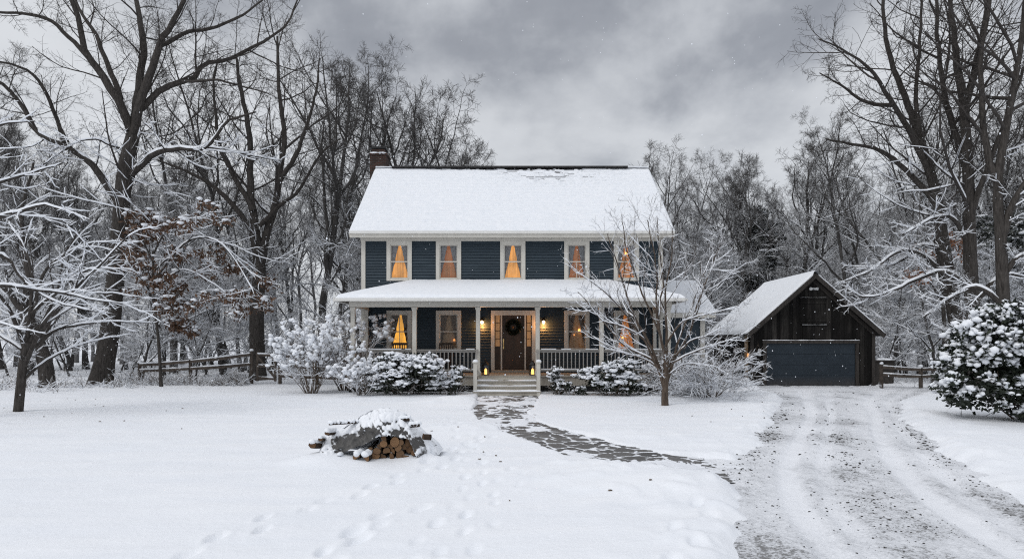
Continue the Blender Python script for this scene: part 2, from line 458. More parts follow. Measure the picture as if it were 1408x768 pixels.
def lawn_z(x, y, detail=True):
    z = .05 * fbm(x * .12, y * .12, 3)
    z = z - .17 * sstep(23, 29, y) * sstep(7.5, 11, x)
    z = z + .06 * sstep(17, 21, y) * (1 - sstep(5.2, 6.2, np.abs(x))) * (1 - sstep(30, 32, y))
    if not detail: return z
    ps, ds = path_sd(x, y), drive_sd(x, y)
    wig = fbm(x * 2.1, y * 2.1, 3)
    ps = ps + .16 * wig; ds = ds + .42 * fbm(x * .9 + 5, y * .9, 4) + .15 * wig
    # wind ripples, soft
    z = z + .034 * fbm(x * .8, y * 1.3, 4) + .018 * fbm(x * 2.6, y * 2.6, 3) + .020 * fbm(x * 1.2 + .6 * y, y * 5., 3) * sstep(-.2, .2, fbm(x * .3, y * .3, 2))
    lump = np.maximum(fbm(x * 3.1, y * 3.1, 4), -.12) * .20
    near = .26 * np.exp(-np.maximum(ps, 0) / .33) + .9 * np.exp(-np.maximum(ds, 0) / .55)
    z = z + near * (.045 + lump * .75)
    # thrown snow between walkway and drive, and on the mound left of the steps
    for cx, cy, r, h in ((-1.75, 18.6, 1.0, .15), (1.0, 8.6, 1.1, .09), (2.1, 8.0, .9, .10), (-.9, 13.0, .9, .09), (2.4, 12.1, 1.0, .07), (6.3, 17., 1.3, .10), (9.0, 20.5, 1.6, .13), (9.6, 15.2, 1.3, .12), (7.4, 10.2, 1.0, .10), (9.6, 26.2, 1.0, .28), (17.6, 27.9, 1.2, .12)):
        g = np.exp(-((x - cx) ** 2 + (y - cy) ** 2) / (r * r))
        z = z + g * (h + .45 * lump * (h / .1) ** .5)
    for fx, fy, tx, ty, dp, sz in FEET:
        m = (np.abs(x - fx) < .6) & (np.abs(y - fy) < .6)
        if not m.any(): continue
        a = (x[m] - fx) * tx + (y[m] - fy) * ty; b = -(x[m] - fx) * ty + (y[m] - fy) * tx
        q = (a / (.15 * sz)) ** 2 + (b / (.075 * sz)) ** 2
        z[m] = z[m] - dp * np.exp(-q ** 2.6) + .14 * dp * np.exp(-((np.sqrt(q) - 1.5) / .35) ** 2)
    # around the woodpile a little drift
    z = z + .05 * np.exp(-(((x + 2.0) / 1.15) ** 2 + ((y - 9.75) / .6) ** 2) ** 2)
    z = z + .13 * np.exp(-((x + 2.78) / .42) ** 2 - ((y - 9.35) / .34) ** 2) + .08 * np.exp(-((x + 1.35) / .35) ** 2 - ((y - 9.5) / .35) ** 2)
    inp = 1 - sstep(-.13, .03, ps); ind = 1 - sstep(-.42, .22, ds)
    z = z * (1 - inp) + (-.13 + 0 * z) * inp
    base = -.17 - .13 * sstep(24, 29, y)
    z = z * (1 - ind) + base * ind
    return z
yy = np.geomspace(5., 400., 620) - 3.
uu = np.unique(np.r_[np.linspace(-4, -.95, 40), np.linspace(-.95, .95, 760), np.linspace(.95, 4, 40)])
GX = uu[None, :] * (yy + 3.)[:, None] * .96; GY = np.repeat(yy[:, None], len(uu), 1)
GZ = lawn_z(GX.ravel(), GY.ravel()).reshape(GX.shape)
GZ = np.where(GY > 60, np.maximum(GZ, -.3), GZ) + .012 * np.maximum(GY - 90, 0)
n0 = len(yy); n1_ = len(uu)
V = np.stack([GX, GY, GZ], -1).reshape(-1, 3)
I = np.arange(n0 * n1_).reshape(n0, n1_)
Q = np.stack([I[:-1, :-1], I[:-1, 1:], I[1:, 1:], I[1:, :-1]], -1).reshape(-1, 4)
b = len(V)
V = np.vstack([V, [[-300, -300, 0], [300, -300, 0], [300, 2.0, 0], [-300, 2.0, 0]]])
Q = np.vstack([Q, [[b, b + 1, b + 2, b + 3]]])
tag(np_mesh('ground', V, Q, M['lawn']), 'snow covered lawn', None, None, 'structure')

def gz(x, y): return float(lawn_z(np.array([float(x)]), np.array([float(y)]))[0])

# driveway -----------------------------------------------------------------
def drive_z(x, y):
    l = np.interp(y, DY, DL); r = np.interp(y, EY, ER); s = (x - l) / (r - l)
    tr = np.exp(-((s - .26 - .02 * np.sin(y * .5)) / .045) ** 4) + np.exp(-((s - .72 - .02 * np.sin(y * .5)) / .045) ** 4) + .6 * np.exp(-((s - .40 + .03 * np.sin(y * .3)) / .035) ** 4) + .6 * np.exp(-((s - .86 + .03 * np.sin(y * .3)) / .035) ** 4)
    z = -.05 - .14 * sstep(23.5, 29, y) + .035 * fbm(x * 1.1, y * .8, 4) + .035 * fbm(x * 5, y * 3.2, 4) - .042 * tr
    return z, s, tr
yd = np.geomspace(2.2, 29.3, 420); ud = np.linspace(-.22, 1.22, 210)
YY = np.repeat(yd[:, None], len(ud), 1); Ld = np.interp(YY, DY, DL); Rd = np.interp(YY, EY, ER)
XX = Ld + (Rd - Ld) * ud[None, :]
ZZ, S, TR = drive_z(XX, YY)
strip = np.exp(-((S - .07) / .09) ** 2) + .9 * np.exp(-((S - .50) / .13) ** 2) + .8 * np.exp(-((S - .93) / .08) ** 2)
grit = .13 * strip + .62 * fbm(XX * 1.3, YY * .9, 4) + .12 - .55 * TR * (fbm(XX * 2, YY * .5, 2) + .6)
grit = grit + .12 * sstep(9, 5, YY) - .10 * sstep(14, 22, YY) + .3 * sstep(17, 21, YY) * np.maximum(fbm(XX * .8, YY * 2.5, 3), 0) * 2
I = np.arange(XX.size).reshape(XX.shape)
Q = np.stack([I[:-1, :-1], I[:-1, 1:], I[1:, 1:], I[1:, :-1]], -1).reshape(-1, 4)
def m_drive():
    t = NT('gravel_under_snow'); p = t.pos()
    g = t.n('Attribute', attribute_name='grit').outputs['Fac']
    n = t.noise(p, 34., 4, .75); n2 = t.noise(t.scalev(p, (1, .7, 1)), 9., 6, .75); sp_ = t.n('TexVoronoi', {'Vector': p, 'Scale': 30.}).outputs['Color']
    v = t.math('ADD', t.math('MULTIPLY', g, .42), t.math('ADD', t.math('MULTIPLY', n, .62), t.math('MULTIPLY', n2, .5)))
    f = t.n('MapRange', {'Value': v, 'From Min': .68, 'From Max': .80}, interpolation_type='SMOOTHSTEP').outputs[0]
    grey = t.n('MapRange', {'Value': v, 'From Min': .45, 'From Max': .75}, interpolation_type='SMOOTHSTEP').outputs[0]
    snow = t.mix(grey, (.85, .865, .90), (.62, .635, .665))
    gravel = t.mix(n, (.045, .044, .044), (.22, .215, .21))
    col = t.mix(t.math('MULTIPLY', f, .85), snow, gravel)
    return t.bsdf(col, .8, t.bump(t.math('ADD', n, t.math('MULTIPLY', n2, 1.2)), .5, .03), .25)
M['drive'] = m_drive()
tag(np_mesh('driveway', np.stack([XX, YY, ZZ], -1), Q, M['drive'], attr={'grit': grit.ravel()}), 'snowy gravel driveway with wheel tracks', None, None, 'structure')

# loose gravel stones: nobody could count them
def blob_template(sub):
    bm = bmesh.new(); bmesh.ops.create_icosphere(bm, subdivisions=sub, radius=1.)
    bm.verts.ensure_lookup_table()
    v = np.array([x.co[:] for x in bm.verts]); f = np.array([[q.index for q in p.verts] for p in bm.faces]); bm.free()
    return v, f
ICO1, ICO2, ICO3 = blob_template(1), blob_template(2), blob_template(3)
def blobs(centres, scales, ico=ICO1, rough=.22, seed=1, flat=False):
    """many lumpy pebbles or snow clumps as arrays"""
    rg = np.random.default_rng(seed); v, f = ico; C = np.asarray(centres, float); S = np.asarray(scales, float)
    B = len(C)
    k = rg.normal(size=(B, 3, 3)) * 1.7; ph = rg.random((B, 3)) * 6.28
    w = np.sin(np.einsum('vi,bki->bvk', v, k) + ph[:, None, :]).sum(-1) * rough
    k2 = rg.normal(size=(B, 2, 3)) * 4.; w = w + np.sin(np.einsum('vi,bki->bvk', v, k2)).sum(-1) * rough * .35
    P = v[None] * (1 + w)[..., None] * S[:, None, :]
    an = rg.random(B) * 6.28; ca, sa = np.cos(an)[:, None], np.sin(an)[:, None]
    X = P[..., 0] * ca - P[..., 1] * sa; Y = P[..., 0] * sa + P[..., 1] * ca
    P = np.stack([X, Y, P[..., 2]], -1) + C[:, None, :]
    F = (f[None] + (np.arange(B) * len(v))[:, None, None]).reshape(-1, 3)
    return P.reshape(-1, 3), F
cent, scl = [], []
rg = np.random.default_rng(11)
gy = 4.2 * (24 / 4.2) ** rg.random(60000); gu = rg.random(60000) * 1.06 - .03
gl = np.interp(gy, DY, DL); gr = np.interp(gy, EY, ER); gx = gl + (gr - gl) * gu
gzv, gs, gt = drive_z(gx, gy)
dens = 1.0 * np.exp(-((gs - .06) / .07) ** 2) + .75 * np.exp(-((gs - .5) / .11) ** 2) + .75 * np.exp(-((gs - .93) / .06) ** 2) + .05 - .3 * gt
dens = (.30 * dens + .07) * sstep(-.22, .28, fbm(gx * 1.6, gy * 1.1, 4)) * (1.3 - .8 * sstep(7, 18, gy))
keep = rg.random(60000) < dens * .46
gx, gy, gzv = gx[keep], gy[keep], gzv[keep]
rr = .005 + .012 * rg.random(len(gx)) ** 3
rr *= np.clip(gy / 8, .75, 1.7)
P, F = blobs(np.stack([gx, gy, gzv + rr * .1], -1), np.stack([rr * 1.25, rr, rr * .7], -1), ICO1, .12, 5)
M['stone'] = m_paint('gravel_stone', (.060, .057, .055), .35, .85)
tag(np_mesh('gravel', P, F, M['stone']), 'dark loose gravel scattered over the snowy driveway', 'gravel', None, 'stuff')

# walkway ------------------------------------------------------------------
nrm = np.gradient(PCs, axis=0); nrm = np.stack([-nrm[:, 1], nrm[:, 0]], -1); nrm /= np.linalg.norm(nrm, axis=1)[:, None]
wv = np.linspace(-1.3, 1.3, 60)
Pw2, Ww2 = resample(PC, PW, 420); nr = np.gradient(Pw2, axis=0); nr = np.stack([-nr[:, 1], nr[:, 0]], -1); nr /= np.linalg.norm(nr, axis=1)[:, None]
WX = Pw2[:, None, 0] + nr[:, None, 0] * wv[None] * Ww2[:, None]; WY = Pw2[:, None, 1] + nr[:, None, 1] * wv[None] * Ww2[:, None]
def voro(x, y, s):
    x = x * s; y = y * s; xi = np.floor(x).astype(int); yi = np.floor(y).astype(int)
    d1 = np.full(x.shape, 9.); d2 = np.full(x.shape, 9.); ident = np.zeros(x.shape)
    for i in (-1, 0, 1):
        for j in (-1, 0, 1):
            a, c = xi + i, yi + j
            px = a + .1 + .8 * _T[a & 255, c & 255]; py = c + .1 + .8 * _T[(a + 91) & 255, (c + 37) & 255]
            d = np.hypot(x - px, y - py)
            nb = d < d1
            d2 = np.where(nb, d1, np.minimum(d2, d)); ident = np.where(nb, _T[(a + 11) & 255, (c + 71) & 255], ident); d1 = np.where(nb, d, d1)
    return d2 - d1, ident
vd, vid = voro(WX + .16 * fbm(WX * 5, WY * 5, 3), WY * .85 + .12 * fbm(WX * 5 + 9, WY * 5, 3), 2.9)
stone = sstep(.05, .15, vd + .12 * fbm(WX * 9, WY * 9, 3))
cover = np.clip(1.35 * fbm(WX * 2.0 + 3, WY * 1.3, 4) + .30 * fbm(WX * 9, WY * 9, 3) + .655 + .5 * fbm(WX * 14, WY * 14, 3) + (vid - .5) * .75 - .14 * np.exp(-((WY - 19.0) / 1.6) ** 2), 0, 1)
bare = stone * sstep(.44, .56, cover - .25 * sstep(2.0, 3.0, WX))
WZ = -.022 + .022 * stone * (.6 + .6 * vid) + .02 * fbm(WX * 1.5, WY * 1.5, 2) + (1 - bare) * .008 * (1 + fbm(WX * 8, WY * 8, 2)) - .06 * sstep(2.2, 3.1, WX + .3 * fbm(WX * 3, WY * 3, 3))
I = np.arange(WX.size).reshape(WX.shape)
Q = np.stack([I[:-1, :-1], I[1:, :-1], I[1:, 1:], I[:-1, 1:]], -1).reshape(-1, 4)
def m_flag():
    t = NT('flagstone_under_snow'); p = t.pos()
    bare_ = t.n('Attribute', attribute_name='bare').outputs['Fac']; tone = t.n('Attribute', attribute_name='tone').outputs['Fac']
    n = t.noise(p, 30., 5, .7)
    f = t.n('MapRange', {'Value': t.math('ADD', bare_, t.math('MULTIPLY', t.math('SUBTRACT', n, .5), .7)), 'From Min': .35, 'From Max': .62}).outputs[0]
    st = t.mix(tone, (.055, .055, .058), (.15, .147, .145))
    st = t.mix(t.math('MULTIPLY', n, .6), st, (.09, .085, .08))
    return t.bsdf(t.mix(f, (.80, .82, .86), st), .65, t.bump(n, .35, .01), .35)
tag(np_mesh('walkway', np.stack([WX, WY, WZ], -1), Q, m_flag(), attr={'bare': bare.ravel(), 'tone': vid.ravel()}), 'flagstone walkway half cleared of snow', None, None, 'structure')

# dead leaves lying on the lawn
cent = []
for px0, px1, py0, py1, n in ((0, 260, 548, 590, 14), (930, 1075, 550, 580, 9), (590, 700, 585, 660, 7), (700, 960, 640, 700, 3), (1060, 1130, 545, 600, 6), (1230, 1400, 585, 680, 5)):
    for _ in range(n):
        x, y = gp(random.uniform(px0, px1), random.uniform(py0, py1)); cent.append((x, y, gz(x, y) + .01))
P, F = blobs(cent, [(random.uniform(.012, .028), random.uniform(.01, .02), .010) for _ in cent], ICO1, .3, 9)
tag(np_mesh('fallen_leaves', P, F, M['dry_leaf']), 'dead leaves and bark bits lying on the snow', 'leaf litter', None, 'stuff')

# ------------------------------------------------------------------ tree machinery
def nz_(v): return v / np.maximum(np.linalg.norm(v, axis=-1, keepdims=True), 1e-9)
def grow(rg, start, dirs, length, r0, P, wig, up, tip=.2):
    B = len(start); pts = np.zeros((B, P, 3)); pts[:, 0] = start; d = nz_(dirs)
    for i in range(1, P):
        d = nz_(d + rg.normal(size=(B, 3)) * wig + np.array([0, 0, up]))
        pts[:, i] = pts[:, i - 1] + d * (length / (P - 1))[:, None]
    t = np.linspace(0, 1, P)[None]
    return pts, r0[:, None] * (1 - t * (1 - tip))
def sprout(rg, pts, rad, n, t0, t1, ang, lr, rr, lmin=.15, shape=.6, spread=.25, fl=None):
    B, P, _ = pts.shape
    plen = np.linalg.norm(np.diff(pts, axis=1), axis=2).sum(1)
    t = t0 + (t1 - t0) * (np.arange(n)[None] + rg.random((B, n))) / n
    f = t * (P - 1); i = np.clip(f.astype(int), 0, P - 2); u = (f - i)[..., None]
    bi = np.arange(B)[:, None]
    a, c = pts[bi, i], pts[bi, i + 1]
    st = a * (1 - u) + c * u; T = nz_(c - a)
    r = rad[bi, i] * (1 - u[..., 0]) + rad[bi, i + 1] * u[..., 0]
    ref = np.where(np.abs(T[..., 2:3]) > .9, np.array([1., 0, 0]), np.array([0., 0, 1.]))
    e1 = nz_(np.cross(T, ref)); e2 = np.cross(T, e1)
    az = np.arange(n)[None] * 2.4 + rg.random((B, 1)) * 6.28 + rg.normal(size=(B, n)) * .5
    if fl: az = np.where(rg.random((B, n)) < fl, np.round(az / math.pi) * math.pi + rg.normal(size=(B, n)) * .35, az)
    an = ang + rg.normal(size=(B, n)) * spread
    d = np.cos(an)[..., None] * T + np.sin(an)[..., None] * (np.cos(az)[..., None] * e1 + np.sin(az)[..., None] * e2)
    L = np.maximum(plen[:, None] * lr * (1 - shape * (t - t0) / np.maximum(t1 - t0, 1e-6)) * (.6 + .8 * rg.random((B, n))), lmin)
    r0 = np.minimum(r * .78, .016 * L ** 1.05)
    return st.reshape(-1, 3), d.reshape(-1, 3), L.ravel(), np.maximum(r0.ravel() * .8, .003)
def tubes(pts, rad, k):
    B, P, _ = pts.shape
    T = np.empty_like(pts); T[:, 1:-1] = pts[:, 2:] - pts[:, :-2]; T[:, 0] = pts[:, 1] - pts[:, 0]; T[:, -1] = pts[:, -1] - pts[:, -2]
    T = nz_(T); mt = nz_(T.mean(1))
    ref = np.where(np.abs(mt[:, 2:3]) > .8, np.array([1., .1, 0]), np.array([0., 0, 1.]))[:, None, :]
    e1 = nz_(np.cross(T, np.broadcast_to(ref, T.shape))); e2 = np.cross(e1, T)
    a = np.arange(k) * 2 * math.pi / k
    V = pts[:, :, None, :] + rad[:, :, None, None] * (np.cos(a)[None, None, :, None] * e1[:, :, None, :] + np.sin(a)[None, None, :, None] * e2[:, :, None, :])
    I = np.arange(B * P * k).reshape(B, P, k); J = np.roll(I, -1, 2)
    Q = np.stack([I[:, :-1], J[:, :-1], J[:, 1:], I[:, 1:]], -1).reshape(-1, 4)
    return V.reshape(-1, 3), Q
def join(parts):
    V, Q, b = [], [], 0
    for v, q in parts: V.append(v); Q.append(q + b); b += len(v)
    return np.vstack(V), np.vstack(Q)
def caps(rg, pts, rad, thick=.012, k=5, zmax=99, cover=.8, mul=.85):
    """snow lying along the top of branches"""
    B, P, _ = pts.shape
    T = np.gradient(pts, axis=1); T = nz_(T); tz = np.abs(T[..., 2])
    s = np.clip((.93 - tz) / .3, 0, 1)
    w = rg.random((B, P)); w = (w + np.roll(w, 1, 1) + np.roll(w, -1, 1)) / 3; w = .45 * w + .55 * rg.random((B, 1))
    s = s * sstep(1 - cover - .12, 1 - cover + .12, w) * (pts[..., 2] < zmax)
    r = (rad * mul + thick) * s
    C = pts.copy(); C[..., 2] += (rad * .62 + thick * .35) * s
    r = np.where(s < .03, rad * .1, r)
    r[:, 0] = rad[:, 0] * .1; r[:, -1] = rad[:, -1] * .1
    return tubes(C, r, k)

def forest_tree(seed, H, r0, style, min_tw=.0065, P=14):
    """a bare broadleaf: returns (trunk arrays, crown arrays)"""
    rg = np.random.default_rng(seed)
    st = dict(
        vase=dict(n=(12, 10, 8, 6), t=(.24, .93), a=(.60, .70, .72, .75), l=(.56, .42, .44, .5), up=(.12, .07, .05, .02), wig=.16),
        spread=dict(n=(11, 11, 8, 6), t=(.22, .93), a=(.90, .75, .75, .75), l=(.50, .42, .44, .5), up=(.12, .06, .04, .02), wig=.18),
        slim=dict(n=(14, 8, 7, 5), t=(.34, .97), a=(.80, .7, .7, .7), l=(.30, .44, .46, .5), up=(.10, .06, .04, .0), wig=.15),
        low=dict(n=(16, 8, 6, 4), t=(.10, .97), a=(1.1, .8, .75, .7), l=(.42, .44, .46, .5), up=(.03, .02, .02, .0), wig=.13))[style]
    d0 = np.array([[rg.normal() * .06, rg.normal() * .06, 1.]])
    pts, rad = grow(rg, np.array([[0, 0, -.25]]), d0, np.array([H * (.82 if style in ('vase', 'spread') else 1.)]), np.array([r0]), P, .09, .06, .10)
    rad[:, 0] *= 1.45; rad[:, 1] *= 1.05
    trunk = [tubes(pts, rad, 9)]
    crown, snow = [], []
    cur = (pts, rad)
    for lv in range(4):
        s, d, L, r = sprout(rg, cur[0], cur[1], st['n'][lv], st['t'][0] if lv == 0 else .2, st['t'][1] if lv == 0 else 1., st['a'][lv], st['l'][lv], .0016, .25)
        r = np.maximum(r * (1.15 if lv == 0 else 1.), min_tw * (1.6, 1.35, 1.1, 1.)[lv])
        pp = (11, 7, 4, 3)[lv]
        cur = grow(rg, s, d, L, r, pp, st['wig'] * (1, 1.4, 1.6, 1.4)[lv], st['up'][lv], (.25, .3, .45, .7)[lv])
        (trunk if lv == 0 else crown).append(tubes(cur[0], cur[1], (6, 4, 3, 3)[lv]))
        if lv < 3: snow.append(caps(rg, cur[0], cur[1], (.018, .014, .011)[lv], (5, 4, 3)[lv], (8.5, 8.5, 7.)[lv] if H > 12 else 99, .72))
    sv, sq = join(snow); keep = sv[sq[:, 0], 2] < (9 if H > 12 else 99); sq = sq[keep]; u_, inv = np.unique(sq, return_inverse=True)
    return join(trunk), join(crown), (sv[u_], inv.reshape(-1, 4))

def plant_tree(name, arrays, mats, loc=(0, 0, 0), rz=0, label=None, cat='tree', group=None):
    root = empty(name, loc, rz, label, cat, group)
    np_mesh('trunk', *arrays[0], mats[0], root); np_mesh('crown', *arrays[1], mats[1], root); np_mesh('snow', *arrays[2], M['snow'], root)
    return root

def directed_tree(seed, limbs, D, name, label, mats, levels=((9, .5, .32), (7, .6, .42), (5, .65, .5)), up=(.06, .04, .02), cap=(.014, 99., .8), depth=.35, min_tw=.006, capn=2, fl=None, wig=.1, ang=.75, group=None, t0=.18):
    """a tree whose main limbs follow given courses; limbs = [(points, r0, r1)]; the first is the trunk"""
    rg = np.random.default_rng(seed)
    base = at(limbs[0][0][0][0], limbs[0][0][0][1], D)
    base[2] = gz(base[0], base[1])
    pts, rad = [], []
    for k, (pp, ra, rb) in enumerate(limbs):
        n = len(pp); dd = np.linspace(0, 1, n)
        L = math.hypot(pp[-1][0] - pp[0][0], pp[-1][1] - pp[0][1]) / FOC * D
        sl = 0. if k == 0 else rg.uniform(-1, 1) * depth * L
        q = np.array([at(a, b, D + sl * t ** 1.2) for (a, b), t in zip(pp, dd)])
        if k == 0: q[0][2] = base[2] - .2
        q, w_ = resample(q, np.linspace(ra, rb, n), 18)
        if k == 0: w_[0] *= 1.35; w_[1] *= 1.12
        else: q[2:] += np.cumsum(rg.normal(size=(16, 3)), 0) * L * .004
        pts.append(q - base); rad.append(w_)
    pts = np.array(pts); rad = np.array(rad)
    root = empty(name, base, 0, label, 'tree', group)
    np_mesh('trunk', *tubes(pts, rad, 10), mats[0], root)
    crown, snow = [], []
    snow.append(caps(rg, pts, rad, cap[0] * 1.4, 6, cap[1], cap[2], .7))
    cur = (pts, rad)
    for lv, (n, a, l) in enumerate(levels):
        tt0 = np.full((len(cur[0]), 1), t0)
        if lv == 0: tt0[0] = .62
        s, d, L, r = sprout(rg, cur[0], cur[1], n, tt0, 1., ang + a * .2, l, .0022, .12, .45, .3, fl if lv < 2 else None)
        r = np.maximum(r, min_tw * (1.7, 1.25, 1., 1.)[lv])
        cur = grow(rg, s, d, L, r, (8, 5, 3, 3)[lv], wig * (1, 1.2, 1.2, 1.2)[lv], up[min(lv, len(up) - 1)], (.3, .45, .7, .7)[lv])
        crown.append(tubes(cur[0], cur[1], (5, 3, 3, 3)[lv]))
        if lv < capn: snow.append(caps(rg, cur[0], cur[1], cap[0] * (1., .75, .6)[lv], (5, 4, 3)[lv], cap[1], cap[2]))
    np_mesh('crown', *join(crown), mats[1], root)
    if snow: np_mesh('snow', *join(snow), M['snow'], root)
    return root

# ------------------------------------------------------------------ the house
HY = 24.3                      # front wall
house = empty('house', (0, HY, 0), 0, 'two storey navy clapboard farmhouse with snowy roof, glowing windows and full front porch', 'house')
def H(o):                      # keep world coordinates under the house root
    o.matrix_parent_inverse = house.matrix_world.inverted() if False else o.matrix_parent_inverse
    o.location = (-house.location[0], -house.location[1], -house.location[2]); return o
def hp(mb, name, mats, parent=None, **k):
    o = mb.build(name, mats, parent or house, **k)
    if parent is None: H(o)
    return o
UP = [(-4.30, 'glow'), (-2.42, 'glow_dim'), (.03, 'glow'), (2.47, 'glow_dim'), (4.36, 'glow_soft')]
DN = [(-4.30, 'glow_bright'), (-2.42, 'room_dark'), (2.47, 'room_dim'), (4.36, 'glow_soft')]
WINS = [(x, 4.11, 5.62, .96, s) for x, s in UP] + [(x, 1.42, 2.98, .96, s) for x, s in DN]
holes = [(x - .36, x + .36, z0 + .12, z1 - .12) for x, z0, z1, w_, s in WINS] + [(-.74, .82, .62, 2.92)]
# clapboards: real overlapping courses, cut at the openings
mb = MB(); zc = .46
while zc < 5.64:
    z1 = min(zc + .108, 5.64)
    segs = [(-5.60, 5.60)]
    for hx0, hx1, hz0, hz1 in holes:
        if z1 > hz0 and zc < hz1:
            ns = []
            for a, c in segs:
                if hx1 <= a or hx0 >= c: ns.append((a, c)); continue
                if hx0 > a: ns.append((a, hx0))
                if hx1 < c: ns.append((hx1, c))
            segs = ns
    for a, c in segs:
        cuts = [a]
        while c - cuts[-1] > 3.2: cuts.append(cuts[-1] + random.uniform(1.6, 3.))
        cuts.append(c)
        for p, q in zip(cuts, cuts[1:]):
            yb = HY - .036 - random.uniform(0, .005)
            mb.poly([(p, yb, zc), (q, yb, zc), (q, HY - .003, z1), (p, HY - .003, z1)])
            mb.poly([(p, HY, zc), (q, HY, zc), (q, yb, zc), (p, yb, zc)])
    zc = z1
hp(mb, 'front_siding', M['siding'])
mb = MB()
for s in (-1, 1):
    x = 5.70 * s
    mb.poly([(x, HY + .02, -.3), (x, HY + 8.28, -.3), (x, HY + 8.28, 5.75), (x, HY + 4.15, 9.35), (x, HY + .02, 5.75)])
mb.poly([(-5.70, HY + 8.28, -.3), (5.70, HY + 8.28, -.3), (5.70, HY + 8.28, 5.75), (-5.70, HY + 8.28, 5.75)])
hp(mb, 'gable_siding', M['siding'])
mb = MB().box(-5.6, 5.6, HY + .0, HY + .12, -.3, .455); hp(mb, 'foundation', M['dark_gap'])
for s in (-1, 1):
    mb = MB().box(min(5.59*s, 5.745*s), max(5.59*s, 5.745*s), HY - .05, HY + .01, .40, 5.64)
    mb.box(min(5.70*s, 5.748*s), max(5.70*s, 5.748*s), HY + .012, HY + .15, .40, 5.64)
    hp(mb, 'corner_board', M['trim'])
hp(MB().box(-5.76, 5.76, HY - .075, HY + .02, 5.622, 5.80), 'frieze_board', M['trim'])

def window(x, z0, z1, w_, style, upper):
    fr = MB(); c = .135; y0 = HY - .065; y1 = HY + .03
    fr.box(x - w_/2, x - w_/2 + c, y0, y1, z0, z1 - c); fr.box(x + w_/2 - c, x + w_/2, y0, y1, z0, z1 - c)
    fr.box(x - w_/2, x + w_/2, y0 - .003, y1, z1 - c, z1); fr.box(x - w_/2 + c, x + w_/2 - c, y0 - .02, y1, z0, z0 + .09)
    wn = hp(fr, 'window', M['trim'])
    ix0, ix1, iz0, iz1 = x - w_/2 + c, x + w_/2 - c, z0 + .09, z1 - c
    zm = (iz0 + iz1) / 2; s = .038
    sh = MB()
    for za, zb, yo in ((zm - .02, iz1, -.012), (iz0, zm + .02, .004)):
        ya, yb = HY + yo - .02, HY + yo + .014
        sh.box(ix0, ix0 + s, ya, yb, za, zb); sh.box(ix1 - s, ix1, ya, yb, za, zb)
        sh.box(ix0 + s, ix1 - s, ya, yb, za, za + s); sh.box(ix0 + s, ix1 - s, ya, yb, zb - s, zb)
    if style in ('glow_bright',): sh.box(x - .012, x + .012, HY - .012, HY + .004, iz0 + s, iz1 - s)
    if style == 'glow_dim' and x > 0: sh.box(x - .012, x + .012, HY - .010, HY + .008, iz0 + s, zm)
    sh.build('sash', M['trim' if not upper else 'trim'], wn)
    MB().poly([(ix0 + s, HY + .002, iz0), (ix1 - s, HY + .002, iz0), (ix1 - s, HY + .002, iz1), (ix0 + s, HY + .002, iz1)]).build('pane', M['glass'], wn)
    # tied-back sheers leave an A-shaped gap
    rg = np.random.default_rng(int(x * 100) + int(z0 * 10) + 900)
    hw = (ix1 - ix0) / 2
    V, Qs, b = [], [], 0
    nz, nx = 22, 18
    kw = rg.uniform(.76, .92); ax = rg.uniform(-.03, .03)
    for sd in (-1, 1):
        zz_ = np.linspace(iz1 + .03, iz0 - .03, nz); t = np.linspace(0, 1, nz)
        gap = .035 + (hw * kw) * t - .03 * np.exp(-((t - .5) / .06) ** 2)
        a = np.linspace(0, 1, nx)
        for i in range(nz):
            xo = hw + .06; xi = min(gap[i] + rg.normal() * .004, hw * .88)
            for j in range(nx):
                V.append((x + ax * (1 - t[i]) + sd * (xo + (xi - xo) * a[j]), HY + .085 + .018 * math.sin(a[j] * 22 + t[i] * 1.2) + .01 * a[j], zz_[i]))
        I = np.arange(nz * nx).reshape(nz, nx) + b; b += nz * nx
        Qs.append(np.stack([I[:-1, :-1], I[1:, :-1], I[1:, 1:], I[:-1, 1:]], -1).reshape(-1, 4))
    dim = style in ('room_dark', 'room_dim')
    np_mesh('curtain', V, np.vstack(Qs), M['sheer_warm' if dim else ('sheer' if upper else 'sheer_dark')], wn)
    # self-glowing sheet standing in for room light: a drape with folds, or the room
    nx = 40; V = []
    for i in range(6):
        for j in range(nx):
            q = j / (nx - 1)
            V.append((x + (q - .5) * 2 * (hw + .12), HY + .21 + .022 * math.sin(q * 40 + i * .25), iz1 + .1 + (iz0 - iz1 - .2) * i / 5))
    I = np.arange(6 * nx).reshape(6, nx)
    np_mesh('drape', V, np.stack([I[:-1, :-1], I[1:, :-1], I[1:, 1:], I[:-1, 1:]], -1).reshape(-1, 4), M[style], wn)
    return wn
for i, (x, z0, z1, w_, s) in enumerate(WINS): window(x, z0, z1, w_, s, i < 5)
# lamps seen in the rooms, each belonging to its own window
wins = [o for o in house.children if o.name.split('.')[0] == 'window']
for k, dx, dz, r, pm in ((7, .12, 2.22, .06, 'candle'), (7, -.08, 2.05, .035, 'candle_dim'), (6, .20, 1.85, .05, 'candle_dim'), (4, .03, 5.18, .06, 'candle'), (8, -.1, 1.95, .06, 'candle')):
    x = WINS[k][0]
    MB().lathe((x + dx, HY + .15, dz), [(r * .55, r), (r, -r * .6), (0.004, -r * .6)], 12).build('room_lamp', M[pm], wins[k])

